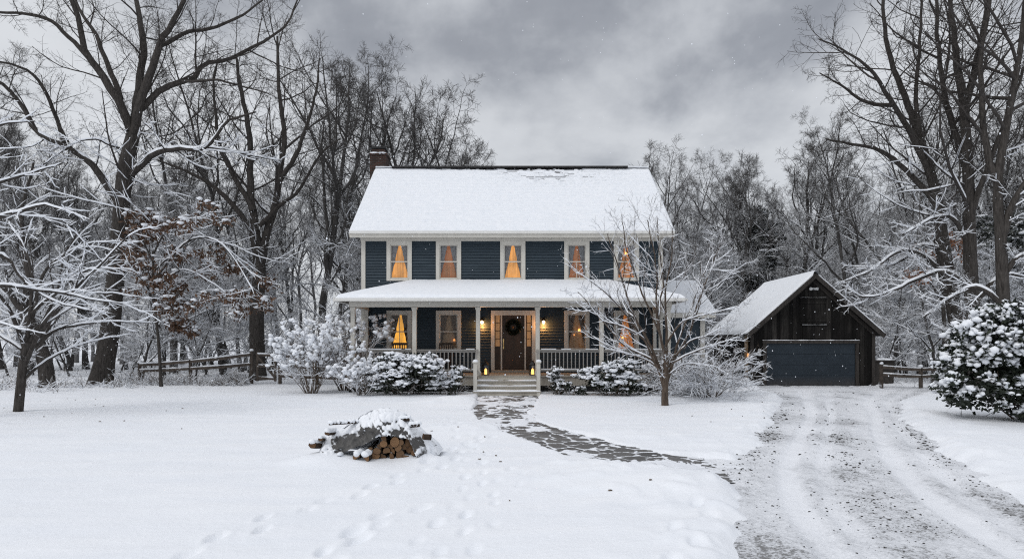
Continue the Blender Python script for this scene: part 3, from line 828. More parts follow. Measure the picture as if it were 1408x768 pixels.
# entrance
hp(MB().box(-.80, -.665, HY - .07, HY + .05, .72, 2.80).box(.755, .89, HY - .07, HY + .05, .72, 2.80).box(-.80, .89, HY - .075, HY + .05, 2.80, 2.98)
   .box(-.43, -.375, HY - .055, HY + .05, .72, 2.80).box(.475, .53, HY - .055, HY + .05, .72, 2.80), 'door_surround', M['trim'])
for x0, x1 in ((-.665, -.43), (.53, .755)):
    sl = hp(MB().box(x0, x1, HY - .02, HY + .05, .72, 1.62).box(x0, x0 + .035, HY - .022, HY + .05, 1.62, 2.80).box(x1 - .035, x1, HY - .022, HY + .05, 1.62, 2.80)
            .box(x0 + .02, x1 - .02, HY - .034, HY - .021, .86, 1.50), 'sidelight', M['door'])
    g = MB()
    g.poly([(x0 + .035, HY + .012, 1.62), (x1 - .035, HY + .012, 1.62), (x1 - .035, HY + .012, 2.80), (x0 + .035, HY + .012, 2.80)]); g.build('pane', M['amber'], sl)
    mn = MB()
    for z in (1.90, 2.20, 2.50): mn.box(x0 + .035, x1 - .035, HY - .012, HY + .010, z - .01, z + .01)
    mn.build('muntin', M['door'], sl)
d = MB().box(-.375, .475, HY - .015, HY + .035, .72, 2.80)
dr = hp(d, 'door', M['door'])
pn = MB()
for x0, x1 in ((-.27, .02), (.08, .37)):
    for z0, z1 in ((.88, 1.32), (1.45, 2.02), (2.15, 2.68)):
        pn.box(x0, x1, HY - .030, HY - .016, z0, z1); pn.box(x0 + .05, x1 - .05, HY - .040, HY - .031, z0 + .05, z1 - .05)
pn.build('panel', M['door'], dr)
MB().box(-.345, -.305, HY - .028, HY - .016, 1.52, 1.90).cyl((-.325, HY - .03, 1.62), (-.325, HY - .085, 1.62), .012).cyl((-.325, HY - .085, 1.60), (-.325, HY - .085, 1.76), .012).cyl((-.325, HY - .03, 1.83), (-.325, HY - .05, 1.83), .026).build('handle', M['brass'], dr)
hp(MB().box(-.78, .87, HY - .30, HY - .08, .625, .72), 'door_step', M['porch_wood'])

# porch
PX0, PX1, PF = -5.72, 5.62, 21.95
mb = MB(); y = PF
nb = 17
for i in range(nb):
    ya = PF + i * (HY - .03 - PF) / nb; mb.box(PX0, PX1, ya + .004, ya + (HY - .03 - PF) / nb - .004, .575, .62)
hp(mb, 'porch_floor', M['porch_wood'])
for a, c in ((PX0 + .03, -1.33), (.98, PX1 - .03)):
    hp(MB().box(a, c, PF + .05, PF + .10, .27, .570), 'porch_skirt', M['porch_wood'])
mb = MB()
for a, c in ((PX0 + .1, -1.35), (1.0, PX1 - .1)):
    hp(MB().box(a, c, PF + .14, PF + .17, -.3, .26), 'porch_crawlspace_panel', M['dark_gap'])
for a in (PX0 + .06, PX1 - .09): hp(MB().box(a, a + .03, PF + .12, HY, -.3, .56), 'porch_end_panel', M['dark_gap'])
POSTS = [-5.53, -3.39, -1.18, .89, 3.11, 5.43]
for x in POSTS:
    mb = MB().box(x - .072, x + .072, PF + .12, PF + .264, .62, 2.985).box(x - .095, x + .095, PF + .097, PF + .287, .62, .76).box(x - .095, x + .095, PF + .097, PF + .287, 2.90, 2.982)
    hp(mb, 'porch_post', M['trim'], bevel=.006)
for x in (-5.52, 5.42):
    hp(MB().box(x - .06, x + .06, HY - .16, HY - .052, .62, 2.985), 'wall_post', M['trim'])
def railing(p, q, horizontal=True):
    (xa, ya), (xb, yb) = p, q; L = math.hypot(xb - xa, yb - ya); tx, ty = (xb - xa) / L, (yb - ya) / L
    mb = MB().bar((xa, ya, 1.50), (xb, yb, 1.50), .085, .05).bar((xa, ya, 1.445), (xb, yb, 1.445), .04, .05).bar((xa, ya, .80), (xb, yb, .80), .05, .06)
    n = int(L / .132)
    for i in range(1, n): s = L * i / n; mb.bar((xa + tx*s, ya + ty*s, .82), (xb - tx*(L-s), yb - ty*(L-s), 1.43), .034, .034)
    r = hp(mb, 'porch_railing', M['rail_paint'])
    v = MB(); s = 0
    for zt, wd in ((1.526, .075), (.831, .05)):
        s = 0.05
        while s < L - .1:
            l = min(random.uniform(.3, 1.2), L - .05 - s)
            if random.random() < .75: v.bar((xa + tx*s, ya + ty*s, zt + .012), (xa + tx*(s+l), ya + ty*(s+l), zt + .012), wd, .024)
            s += l + random.uniform(.0, .2)
    v.build('snow', M['snow'], r, smooth=False)
M['rail_paint'] = m_paint('railing_paint', (.30, .29, .275), .1)
yr = PF + .192
for a, c in ((0, 1), (1, 2), (3, 4), (4, 5)): railing((POSTS[a] + .075, yr), (POSTS[c] - .075, yr))
railing((-5.53, yr + .08), (-5.53, HY - .17)); railing((5.43, yr + .08), (5.43, HY - .17))
hp(MB().box(PX0 + .08, PX1 - .08, PF + .09, PF + .29, 2.99, 3.20), 'porch_beam', M['trim'])
for a in (PX0 + .10, PX1 - .28): hp(MB().box(a, a + .18, PF + .295, HY - .06, 2.99, 3.19), 'porch_side_beam', M['trim'])
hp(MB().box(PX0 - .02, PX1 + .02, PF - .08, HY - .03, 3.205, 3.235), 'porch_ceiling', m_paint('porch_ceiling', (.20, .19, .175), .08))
# hipped porch roof
EX0, EX1, EYF, EZ = -5.98, 5.86, 21.70, 3.30
def porch_top(x, y):
    return EZ + np.minimum(.302 * (y - EYF), .363 * np.minimum(x - EX0, EX1 - x))
mb = MB(); hx0, hx1 = EX0 + 2.12, EX1 - 2.12; yt = HY - .03; zt = EZ + .77
mb.poly([(EX0, EYF, EZ), (EX1, EYF, EZ), (hx1, yt, zt), (hx0, yt, zt)])
mb.poly([(EX0, yt, EZ), (EX0, EYF, EZ), (hx0, yt, zt)]); mb.poly([(EX1, EYF, EZ), (EX1, yt, EZ), (hx1, yt, zt)])
mb.poly([(EX0, EYF, EZ - .03), (EX0, yt, EZ - .03), (EX1, yt, EZ - .03), (EX1, EYF, EZ - .03)])
for a, c in (((EX0, EYF), (EX1, EYF)), ((EX1, EYF), (EX1, yt)), ((EX0, yt), (EX0, EYF))):
    mb.poly([(*a, EZ - .03), (*c, EZ - .03), (*c, EZ), (*a, EZ)])
proof = hp(mb, 'porch_roof', M['shingle'])
def snow_sheet(name, X, Y, Z, thick, parent, mat):
    I = np.arange(X.size).reshape(X.shape)
    q = np.stack([I[:-1, :-1], I[:-1, 1:], I[1:, 1:], I[1:, :-1]], -1).reshape(-1, 4)
    return np_mesh(name, np.stack([X, Y, Z + thick], -1), q, mat, parent)
xs = np.unique(np.r_[np.linspace(EX0 - .03, EX0 + .2, 12), np.linspace(EX0 + .2, EX1 - .2, 320), np.linspace(EX1 - .2, EX1 + .03, 12)])
ys = np.unique(np.r_[np.linspace(EYF - .035, EYF + .2, 14), np.linspace(EYF + .2, HY - .028, 40)])
X, Y = np.meshgrid(xs, ys)
e = np.minimum(np.minimum(X - EX0 + .03, EX1 + .03 - X), Y - EYF + .035 + .02 * fbm(X * 2.3, Y * 0 + 4, 3))
th = (.10 + .03 * fbm(X * .9, Y * .9, 3) + .012 * fbm(X * 6, Y * 6, 3)) * np.sqrt(np.clip(e / .10, 0, 1)) - .012
np_ = snow_sheet('snow', X, Y, porch_top(np.clip(X, EX0, EX1), np.maximum(Y, EYF)), th, proof, M['roof_snow'])
gt_ = hp(MB().box(EX0 - .03, EX1 + .03, EYF - .14, EYF - .002, 3.165, 3.268).box(EX0 - .13, EX0 - .002, EYF + .0, yt, 3.165, 3.262).box(EX1 + .002, EX1 + .13, EYF, yt, 3.165, 3.262), 'porch_gutter', M['white_trim'])
P, F = [], []
n = 260; tt = np.linspace(EX0 + .0, EX1, n); w_ = .03 + .014 * fbm(tt * 3, tt * 0, 3) * 2
pts = np.stack([tt, np.full(n, EYF - .072), np.full(n, 3.262)], -1)[None]
v, q = tubes(pts, np.maximum(w_ + .03, .01)[None], 8)
np_mesh('snow', v, q, M['snow'], gt_)

# steps
ST = [(.465, 21.62, 21.98), (.31, 21.30, 21.66), (.155, 20.98, 21.34), (.0, 0, 0)]
SX0, SX1 = -1.30, .96
for k, (z, ya, yb) in enumerate(ST[:3]):
    wx = .0 if k < 2 else .10
    s = MB().box(SX0 + .1 - wx, SX1 - .1 + wx, ya, yb, z - .045, z)
    so_ = hp(s, 'porch_step', M['step_wood'])
    MB().box(SX0 + .12 - wx, SX1 - .12 + wx, ya + .03, ya + .055, z - .155 + .002, z - .047).build('riser', M['step_wood'], so_)
    xs = np.linspace(SX0 + .11 - wx, SX1 - .11 + wx, 90); ys = np.linspace(ya - .012, yb - .03, 14); X, Y = np.meshgrid(xs, ys)
    cen = np.exp(-((X + .16) / .55) ** 2)
    th = (.045 + .05 * fbm(X * 3 + k, Y * 4, 3) - .055 * cen * (.6 if k < 2 else .3)) * np.sqrt(np.clip(np.minimum(np.minimum(X - xs[0], xs[-1] - X), np.minimum(Y - ya + .012, yb - .03 - Y)) / .04, 0, 1)) - .006
    snow_sheet('snow', X, Y, np.full(X.shape, z), th, so_, M['snow'])
hp(MB().box(SX0 + .12, SX1 - .12, PF - .03, PF + .02, .47, .572), 'top_riser', M['step_wood'])
for x in (SX0 + .085, SX1 - .085):
    hp(MB().box(x - .025, x + .025, 21.06, 21.93, -.1, .26), 'stair_stringer', M['step_wood'])
    nw = hp(MB().box(x - .062, x + .062, 20.99, 21.115, -.05, 1.08).box(x - .085, x + .085, 20.967, 21.138, 1.08, 1.12), 'newel_post', M['trim'], bevel=.005)
    P, F = blobs([(x, 21.05, 1.13)], [(.095, .095, .075)], ICO2, .06, 4)
    np_mesh('snow', P, F, M['snow'], nw)
    sr = MB().bar((x, 21.115, 1.02), (x, PF + .12, 1.50), .07, .06).bar((x, 21.115, .42), (x, PF + .10, .80), .05, .05)
    for i in range(1, 6):
        f = i / 6; y_ = 21.115 + f * (PF + .1 - 21.115); sr.bar((x, y_, .44 + f * .38), (x, y_, 1.0 + f * .46), .032, .032)
    s_ = hp(sr, 'stair_rail', M['rail_paint'])

# wall lights beside the door
for x in (-1.14, 1.20):
    sc_ = hp(MB().box(x - .045, x + .045, HY - .058, HY - .040, 2.52, 2.72).bar((x, HY - .05, 2.68), (x, HY - .15, 2.69), .018, .018).lathe((x, HY - .15, 2.60), [(.004, .12), (.03, .105), (.085, .0), (.08, -.006), (.004, -.002)], 12), 'wall_lamp', M['black_metal'])
    MB().lathe((x, HY - .15, 2.53), [(.004, -.06), (.035, -.05), (.056, -.01), (.05, .03), (.025, .06), (.004, .062)], 12).build('bulb', M['lamp'], sc_, smooth=True)
    L = bpy.data.lights.new('wall_lamp_light', 'POINT'); L.energy = 30; L.color = (1., .42, .11); L.shadow_soft_size = .06
    lo = bpy.data.objects.new('wall_lamp_light', L); COL.objects.link(lo); lo.location = (x, HY - .16, 2.42)

# main roof
RX0, RX1, RYF, RZ, RYR, RZR = -6.10, 6.10, 23.93, 5.96, 28.45, 9.52
SL = (RZR - RZ) / (RYR - RYF)
mb = MB(); T_ = .10
RYB = 2 * RYR - RYF
for a, c in (((RYF, RZ), (RYR, RZR)), ((RYR, RZR), (RYB, RZ))):
    mb.poly([(RX0, a[0], a[1]), (RX1, a[0], a[1]), (RX1, c[0], c[1]), (RX0, c[0], c[1])])
    mb.poly([(RX0, c[0], c[1] - T_), (RX1, c[0], c[1] - T_), (RX1, a[0], a[1] - T_), (RX0, a[0], a[1] - T_)])
    for x in (RX0, RX1):
        mb.poly([(x, a[0], a[1] - T_), (x, c[0], c[1] - T_), (x, c[0], c[1]), (x, a[0], a[1])])
mb.poly([(RX0, RYF, RZ - T_), (RX1, RYF, RZ - T_), (RX1, RYF, RZ), (RX0, RYF, RZ)])
roof = hp(mb, 'roof', M['shingle'])
xs = np.unique(np.r_[np.linspace(RX0 - .03, RX0 + .15, 8), np.linspace(RX0 + .15, RX1 - .15, 380), np.linspace(RX1 - .15, RX1 + .03, 8)])
ys = np.unique(np.r_[np.linspace(RYF - .03, RYF + .15, 10), np.linspace(RYF + .15, RYR - .09, 190)])
X, Y = np.meshgrid(xs, ys)
u = (Y - RYF) / math.cos(math.atan(SL)); course = (u / .15) % 1.
dz = RYR - Y
patch = np.exp(-((X - 1.7) / 2.9) ** 2) * sstep(1.9, .5, dz) * sstep(-.02, .06, fbm(X * 2.4, Y * 7.5, 4) + .65 * fbm(X * 7, Y * 12, 3) + .02)
patch = np.maximum(patch, .8 * np.exp(-((X - .5) / 3.6) ** 2) * sstep(.45, .12, dz) * sstep(.0, .1, fbm(X * 2, Y * 9, 3)))
e = np.minimum(np.minimum(X - RX0 + .03, RX1 + .03 - X), Y - RYF + .03)
th = (.052 + .030 * course * (.5 + .8 * np.clip(fbm(X * .5, Y * .5, 3) + .5, 0, 1)) + .025 * fbm(X * .7, Y * .7, 3) + .008 * fbm(X * 7, Y * 7, 2)) * np.sqrt(np.clip(e / .07, 0, 1)) - .012
th = th - .125 * patch * (.45 + .55 * (course < .55))
snow_sheet('snow', X, Y, RZ + SL * (np.maximum(Y, RYF) - RYF), th, roof, M['course_snow'])
ys2 = np.linspace(RYR - .02, RYB, 12); X, Y = np.meshgrid(np.linspace(RX0, RX1, 30), ys2)
snow_sheet('snow', X, Y, RZR - SL * (Y - RYR), np.full(X.shape, .06), roof, M['roof_snow'])
rv = hp(MB().bar((-5.35, RYR - .02, RZR + .045), (5.15, RYR - .02, RZR + .045), .34, .075), 'ridge_vent', M['shingle'])
xs = np.linspace(RX0, RX1, 260); pts = np.stack([xs, np.full(260, RYR + .06), RZR + .075 + .02 * fbm(xs * 1.5, xs * 0, 3)], -1)[None]
v, q = tubes(pts, (.055 + .03 * fbm(xs * 2, xs * 0 + 2, 3))[None], 8); np_mesh('snow', v, q, M['snow'], rv)
hp(MB().box(RX0 + .01, RX1 - .01, RYF - .045, RYF - .003, 5.70, 5.945), 'fascia', M['trim'])
hp(MB().box(RX0 + .02, RX1 - .02, RYF + .0, HY + .05, 5.805, 5.825), 'soffit', M['trim'])
gt2 = hp(MB().box(RX0 + .0, RX1 - .0, RYF - .12, RYF - .048, 5.84, 5.93), 'gutter', M['white_trim'])
for s in (-1, 1):
    x = 6.105 * s; a, c = (x, RYF, RZ - .19), (x, RYR, RZR - .19); e_ = (x, RYB, RZ - .19)
    hp(MB().bar(a, c, .03, .17).bar(c, e_, .03, .17), 'rake_board', M['trim'])
# chimney on the left gable
cx, cy = -6.06, 29.35
ch = hp(MB().box(cx - .40, cx + .34, cy - .40, cy + .40, -.3, 10.28).box(cx - .45, cx + .39, cy - .45, cy + .45, 10.28, 10.36).box(cx - .32, cx + .26, cy - .32, cy + .32, 10.36, 10.58), 'chimney', M['brick'])
MB().box(cx - .36, cx + .30, cy - .36, cy + .36, 10.60, 10.68).box(cx - .28, cx + .22, cy - .28, cy + .28, 10.582, 10.598).build('cap', M['black_metal'], ch)
P, F = blobs([(cx - .2, cy - .38, 10.37), (cx + .1, cy - .38, 10.37), (cx + .25, cy - .36, 10.365), (cx - .36, cy - .3, 10.37)], [(.22, .08, .05), (.25, .08, .045), (.16, .09, .04), (.08, .2, .04)], ICO2, .12, 8)
np_mesh('snow', P, F, M['snow'], ch)

# side wing on the right
mb = MB().box(5.76, 8.02, 26.6, 31.6, -.3, 2.95); hp(mb, 'wing_siding', M['siding'])
hp(MB().box(7.86, 8.05, 26.55, 26.72, -.1, 2.92), 'wing_corner_board', M['trim'])
hp(MB().box(5.76, 8.40, 26.22, 26.27, 2.78, 2.98), 'wing_fascia', M['trim'])
wr = hp(MB().poly([(5.75, 26.25, 3.0), (8.45, 26.25, 3.0), (8.45, 29.2, 4.52), (5.75, 29.2, 4.52)]).poly([(8.45, 31.9, 3.0), (5.75, 31.9, 3.0), (5.75, 29.2, 4.52), (8.45, 29.2, 4.52)]).poly([(8.03, 26.6, 2.95), (8.03, 31.6, 2.95), (8.03, 29.2, 4.4)]), 'wing_roof', M['shingle'])
X, Y = np.meshgrid(np.linspace(5.76, 8.48, 60), np.linspace(26.22, 29.2, 50))
e = np.minimum(8.48 - X, Y - 26.22)
snow_sheet('snow', X, Y, 3.0 + .5153 * (Y - 26.25), (.10 + .03 * fbm(X, Y, 3)) * np.sqrt(np.clip(e / .1, 0, 1)), wr, M['roof_snow'])

# things on the porch -----------------------------------------------------
def rockery(x, y, rz, label):
    r = empty('porch_chair', (x, y, .62), rz, label, 'chair', 'dark chairs on the porch')
    m = M['door']
    MB().box(-.27, .27, -.25, .25, .40, .435).build('seat', m, r)
    for sx in (-1, 1):
        MB().bar((sx*.25, -.23, .06), (sx*.25, -.23, .62), .04, .04).build('leg', m, r)
        MB().bar((sx*.25, .23, .06), (sx*.25, .34, 1.12), .04, .04).build('leg', m, r)
        MB().bar((sx*.27, -.27, .64), (sx*.27, .30, .66), .07, .025).build('armrest', m, r)
        MB().bar((sx*.25, -.38, .05), (sx*.25, -.05, .012), .035, .04).bar((sx*.25, -.05, .012), (sx*.25, .2, .02), .035, .04).bar((sx*.25, .2, .02), (sx*.25, .5, .10), .035, .04).build('rocker', m, r)
    bk = MB().bar((-.24, .335, 1.09), (.24, .335, 1.09), .03, .09).bar((-.24, .255, .48), (.24, .255, .48), .03, .05)
    for i in range(5): bk.bar((-.17 + i*.085, .26, .5), (-.17 + i*.085, .33, 1.06), .035, .015)
    bk.build('backrest', m, r)
rockery(-4.15, 23.55, R(8), 'dark wooden rocking chair before the bright A-curtained window nearest the porch corner')
rockery(-2.50, 23.55, R(-6), 'dark wooden rocking chair before the dim window beside the front door')
def lantern(x, y, label, glow):
    r = empty('lantern', (x, y, .62), R(20), label, 'lantern')
    m = M['black_metal']; f = MB().box(-.10, .10, -.10, .10, 0, .03).box(-.10, .10, -.10, .10, .34, .365)
    for a in (-1, 1):
        for c in (-1, 1): f.bar((a*.09, c*.09, .03), (a*.09, c*.09, .34), .016, .016)
    f.build('frame', m, r)
    MB().lathe((0, 0, .366), [(.13, 0), (.05, .09), (.045, .12), (.06, .125), (.0, .15)], 4).build('roof', m, r)
    t = MB(); n = 14
    for i in range(n):
        a0, a1 = math.pi * i / n, math.pi * (i + 1) / n
        t.bar((.05*math.cos(a0), 0, .50 + .05*math.sin(a0)), (.05*math.cos(a1), 0, .50 + .05*math.sin(a1)), .008, .008)
    t.build('handle', m, r)
    MB().lathe((0, 0, .031), [(.045, 0), (.045, .17), (.01, .18), (.0, .23)], 10).build('candle', M['candle'] if glow else M['candle_dim'], r)
    g = MB()
    for a in (-1, 1):
        g.poly([(a*.083, -.083, .03), (a*.083, .083, .03), (a*.083, .083, .34), (a*.083, -.083, .34)]); g.poly([(-.083, a*.083, .03), (.083, a*.083, .03), (.083, a*.083, .34), (-.083, a*.083, .34)])
    g.build('glass', M['glass'], r)
lantern(-.92, 22.32, 'black candle lantern glowing on the porch floor left of the front door', True)
lantern(.72, 22.32, 'black candle lantern glowing on the porch floor right of the front door', True)
def leaves(rg, C, N, size, spread=.9, fold=.25):
    """diamond leaves at C pointing along N"""
    B = len(C); N = nz_(N + rg.normal(size=(B, 3)) * spread * .3); ref = rg.normal(size=(B, 3)); e = nz_(np.cross(N, ref)); up = np.cross(e, N)
    s = size * (.7 + .6 * rg.random(B))[:, None]
    V = np.stack([C, C + N*s*.55 + e*s*.24 + up*s*fold*.3, C + N*s, C + N*s*.5 - e*s*.24 + up*s*fold*.3], 1)
    return V.reshape(-1, 3), np.arange(B * 4).reshape(B, 4)
wr_ = empty('wreath', (.05, HY - .07, 2.34), 0, 'round dark evergreen wreath hanging on the front door', 'wreath')
rg = np.random.default_rng(5); a = rg.random(1500) * 6.283; b_ = rg.random(1500) * 6.283; rt = .065 * np.sqrt(rg.random(1500))
ca = np.stack([np.cos(a) * (.215 + rt * np.cos(b_)), -.01 - .6 * np.abs(rt * np.sin(b_)), np.sin(a) * (.215 + rt * np.cos(b_))], -1)
nn = np.stack([np.cos(a + .8) * np.cos(b_), -np.abs(np.sin(b_)), np.sin(a + .8) * np.cos(b_)], -1)
v, q = leaves(rg, ca, nn, .075); np_mesh('foliage', v, q, M['evergreen'], wr_, smooth=False)
MB().lathe((0, 0, 0), [(0.001, -.05), (.03, -.04), (.045, 0), (.03, .04), (.001, .05)], 10).build('ornament', m_paint('copper_ornament', (.30, .11, .03), .1), wr_)

# ------------------------------------------------------------------ the barn garage
GY0, GX0, GX1, GE, GXR, GZR, GD = 29.0, 10.87, 16.52, 2.30, 13.68, 4.78, 5.2
gb = -.24
garage = empty('barn_garage', (GXR, GY0, gb), 0, 'weathered dark board barn garage with navy overhead door and snowy gable roof', 'garage')
def gpart(mb, name, mats, **k):
    o = mb.build(name, mats, garage, **k); o.location = (-GXR, -GY0, -gb); return o
sl_l = (GZR - GE) / (GXR - GX0); sl_r = (GZR - GE) / (GX1 - GXR)
def gtop(x): return GE + (x - GX0) * sl_l if x < GXR else GE + (GX1 - x) * sl_r
DX0, DX1, DZ1 = 11.52, 15.70, 1.72
mb = MB(); x = GX0
while x < GX1 - .01:
    w_ = .19 * random.uniform(.85, 1.1); x2 = min(x + w_, GX1); yo = GY0 - random.uniform(.0, .014)
    if x < GXR < x2: x2 = GXR
    zb = gb - .1
    if x2 > DX0 and x < DX1: zb = DZ1 + random.uniform(-.005, .01)
    a, c = x + .004, x2 - .004
    za, zc_ = gtop(a) - .03, gtop(c) - .03
    mb.poly([(a, yo, zb), (c, yo, zb), (c, yo, zc_), (a, yo, za)])
    mb.poly([(a, yo, zb), (a, yo, za), (a, GY0 + .02, za), (a, GY0 + .02, zb)]); mb.poly([(c, yo, zb), (c, GY0 + .02, zb), (c, GY0 + .02, zc_), (c, yo, zc_)])
    x = x2
gpart(mb, 'front_boards', M['barn'])
mb = MB(); y = GY0 + .03
while y < GY0 + GD:
    y2 = y + .19 * random.uniform(.85, 1.1); xo = random.uniform(0, .014)
    for xs_, sg in ((GX0, -1), (GX1, 1)):
        mb.poly([(xs_ + sg*xo, y + .004, gb - .1), (xs_ + sg*xo, y2 - .004, gb - .1), (xs_ + sg*xo, y2 - .004, GE), (xs_ + sg*xo, y + .004, GE)])
    y = y2
mb.poly([(GX0, GY0 + GD, gb - .1), (GX1, GY0 + GD, gb - .1), (GX1, GY0 + GD, GE), (GXR, GY0 + GD, GZR - .05), (GX0, GY0 + GD, GE)])
mb.poly([(GX0 + .03, GY0 + .05, gb - .1), (GX0 + .03, GY0 + GD, gb - .1), (GX0 + .03, GY0 + GD, GE), (GX0 + .03, GY0 + .05, GE)])
gpart(mb, 'side_boards', M['barn'])
for x in (GX0 + .06, GX1 - .06): gpart(MB().box(x - .075, x + .075, GY0 - .045, GY0 - .016, gb - .05, GE - .06), 'corner_post', M['barn_trim'])
# roof
OV, OF = .28, .30
xe0, xe1 = GX0 - OV, GX1 + OV; ze0, ze1 = GE - OV * sl_l, GE - OV * sl_r
yA, yB = GY0 - OF, GY0 + GD + .3; tk = .11
mb = MB()
for (xa, za), (xb, zb) in (((xe0, ze0), (GXR, GZR)), ((GXR, GZR), (xe1, ze1))):
    mb.poly([(xa, yA, za), (xb, yA, zb), (xb, yB, zb), (xa, yB, za)]); mb.poly([(xa, yA, za + tk), (xb, yA, zb + tk), (xb, yB, zb + tk), (xa, yB, za + tk)])
    mb.poly([(xa, yA, za), (xb, yA, zb), (xb, yA, zb + tk), (xa, yA, za + tk)]); mb.poly([(xa, yB, za), (xb, yB, zb), (xb, yB, zb + tk), (xa, yB, za + tk)])
for x, z in ((xe0, ze0), (xe1, ze1)): mb.poly([(x, yA, z), (x, yB, z), (x, yB, z + tk), (x, yA, z + tk)])
groof = gpart(mb, 'roof', M['barn_trim'])
mb = MB().bar((xe0 - .01, yA - .022, ze0 - .01), (GXR - .0, yA - .022, GZR - .0), .04, .20).bar((GXR + .0, yA - .024, GZR), (xe1 + .01, yA - .024, ze1 - .01), .04, .20)
mb.bar((GX0, GY0 - .03, GE - .16), (GXR, GY0 - .03, GZR - .16), .03, .17).bar((GXR, GY0 - .032, GZR - .16), (GX1, GY0 - .032, GE - .16), .03, .17)
gpart(mb, 'rake_board', M['barn_trim'])
for (xa, za), (xb, zb) in (((xe0 - .02, ze0), (GXR, GZR)), ((xe1 + .02, ze1), (GXR, GZR))):
    tt = np.linspace(0, 1, 70); yv = np.linspace(yA - .05, yB, 80); T2, Y = np.meshgrid(tt, yv)
    X = xa + (xb - xa) * T2; Z = za + (zb - za) * T2 + tk
    e = np.minimum(T2 * abs(xb - xa) + .0, np.minimum(Y - yA + .05, 9))
    th = (.12 + .03 * fbm(X, Y, 3) + .012 * fbm(X * 5, Y * 5, 2)) * np.sqrt(np.clip(e / .10, 0, 1)) - .008
    th = np.where(T2 > .97, .13, th)
    snow_sheet('snow', X, Y, Z, th, groof, M['roof_snow'])
# overhead door
dm = MB()
for k in range(4):
    z0 = gb + .02 + k * (DZ1 - gb) / 4; dm.box(DX0 + .07, DX1 - .07, GY0 - .012 + .012 * (k % 2 == 9), GY0 + .03, z0, z0 + (DZ1 - gb) / 4 - .010)
gdoor = gpart(dm, 'garage_door', M['gdoor'])
fr = MB().box(DX0 - .10, DX0 + .065, GY0 - .055, GY0 - .016, gb, DZ1).box(DX1 - .065, DX1 + .10, GY0 - .055, GY0 - .016, gb, DZ1).box(DX0 - .12, DX1 + .12, GY0 - .075, GY0 - .016, DZ1 + .002, DZ1 + .14)
df = gpart(fr, 'door_frame', M['barn_trim'])
n = 140; xs = np.linspace(DX0 - .12, DX1 + .12, n); pts = np.stack([xs, np.full(n, GY0 - .05), np.full(n, DZ1 + .145)], -1)[None]
v, q = tubes(pts, np.maximum(.018 + .035 * fbm(xs * 2.5, xs * 0, 3), .004)[None], 7); np_mesh('snow', v, q, M['snow'], df)
# hay doors above
for x0, x1, z0, z1 in ((13.12, 14.26, 2.60, 3.76), (13.24, 14.28, 1.92, 2.52)):
    hd = MB(); x = x0
    while x < x1 - .02: hd.box(x + .004, min(x + .18, x1) - .004, GY0 - .042, GY0 - .016, z0, z1); x += .18
    if z0 > 2.55: hd.box(x0, x1, GY0 - .064, GY0 - .044, z0 + .10, z0 + .22).box(x0, x1, GY0 - .064, GY0 - .044, z1 - .24, z1 - .12)
    hd.box(x0 - .05, x1 + .05, GY0 - .075, GY0 - .017, z1 + .002, z1 + .05)
    h_ = gpart(hd, 'hay_door', M['barn'])
    n = 60; xs = np.linspace(x0 - .04, x1 + .04, n); pts = np.stack([xs, np.full(n, GY0 - .05), np.full(n, z1 + .052)], -1)[None]
    v, q = tubes(pts, np.maximum(.008 + .022 * fbm(xs * 3, xs * 0 + z0, 3), .002)[None], 6); np_mesh('snow', v, q, M['snow'], h_)
wh = m_paint('white_fixture', (.62, .63, .64), .05)
fl = MB().box(13.60, 13.76, GY0 - .05, GY0 - .02, 4.16, 4.26).cyl((13.62, GY0 - .06, 4.20), (13.52, GY0 - .20, 4.19), .045, .07).cyl((13.74, GY0 - .06, 4.20), (13.84, GY0 - .20, 4.19), .045, .07)
gpart(fl, 'floodlight', wh)
gpart(MB().lathe((11.24, GY0 - .10, 1.33), [(.005, .16), (.075, .12), (.08, .02), (.05, -.05), (.075, -.07), (.06, -.17), (.005, -.18)], 12), 'door_lamp', wh, smooth=True)
gpart(MB().box(10.73, 10.855, GY0 + .25, GY0 + .37, gb, 2.1), 'side_door_jamb', m_paint('raw_wood', (.30, .21, .13), .15))
sl = gpart(MB().box(10.70, 10.85, GY0 + .0, GY0 + .10, 1.02, 1.06).box(10.70, 10.85, GY0 + .0, GY0 + .10, 1.28, 1.31).box(10.83, 10.855, GY0 + .02, GY0 + .08, 1.06, 1.28), 'side_lamp', M['black_metal'])
MB().cyl((10.775, GY0 + .05, 1.065), (10.775, GY0 + .05, 1.275), .045, .055).build('bulb', m_emit('side_lamp_bulb', (1., .42, .10), 1.1), sl)
# dark lidded bin by the fence
bx_ = empty('storage_bin', (16.98, 29.3, -.2), 0, 'dark wooden bin with a snowy lid standing right of the barn garage', 'bin')
MB().box(-.42, .42, -.30, .30, 0, 1.10).build('body', M['barn_trim'], bx_)
ld = MB().box(-.47, .47, -.35, .35, 1.102, 1.16).build('lid', M['barn_trim'], bx_)
P, F = blobs([(-.15, 0, 1.17), (.15, 0, 1.17)], [(.34, .34, .085), (.34, .34, .08)], ICO2, .06, 3); np_mesh('snow', P, F, M['snow'], ld)

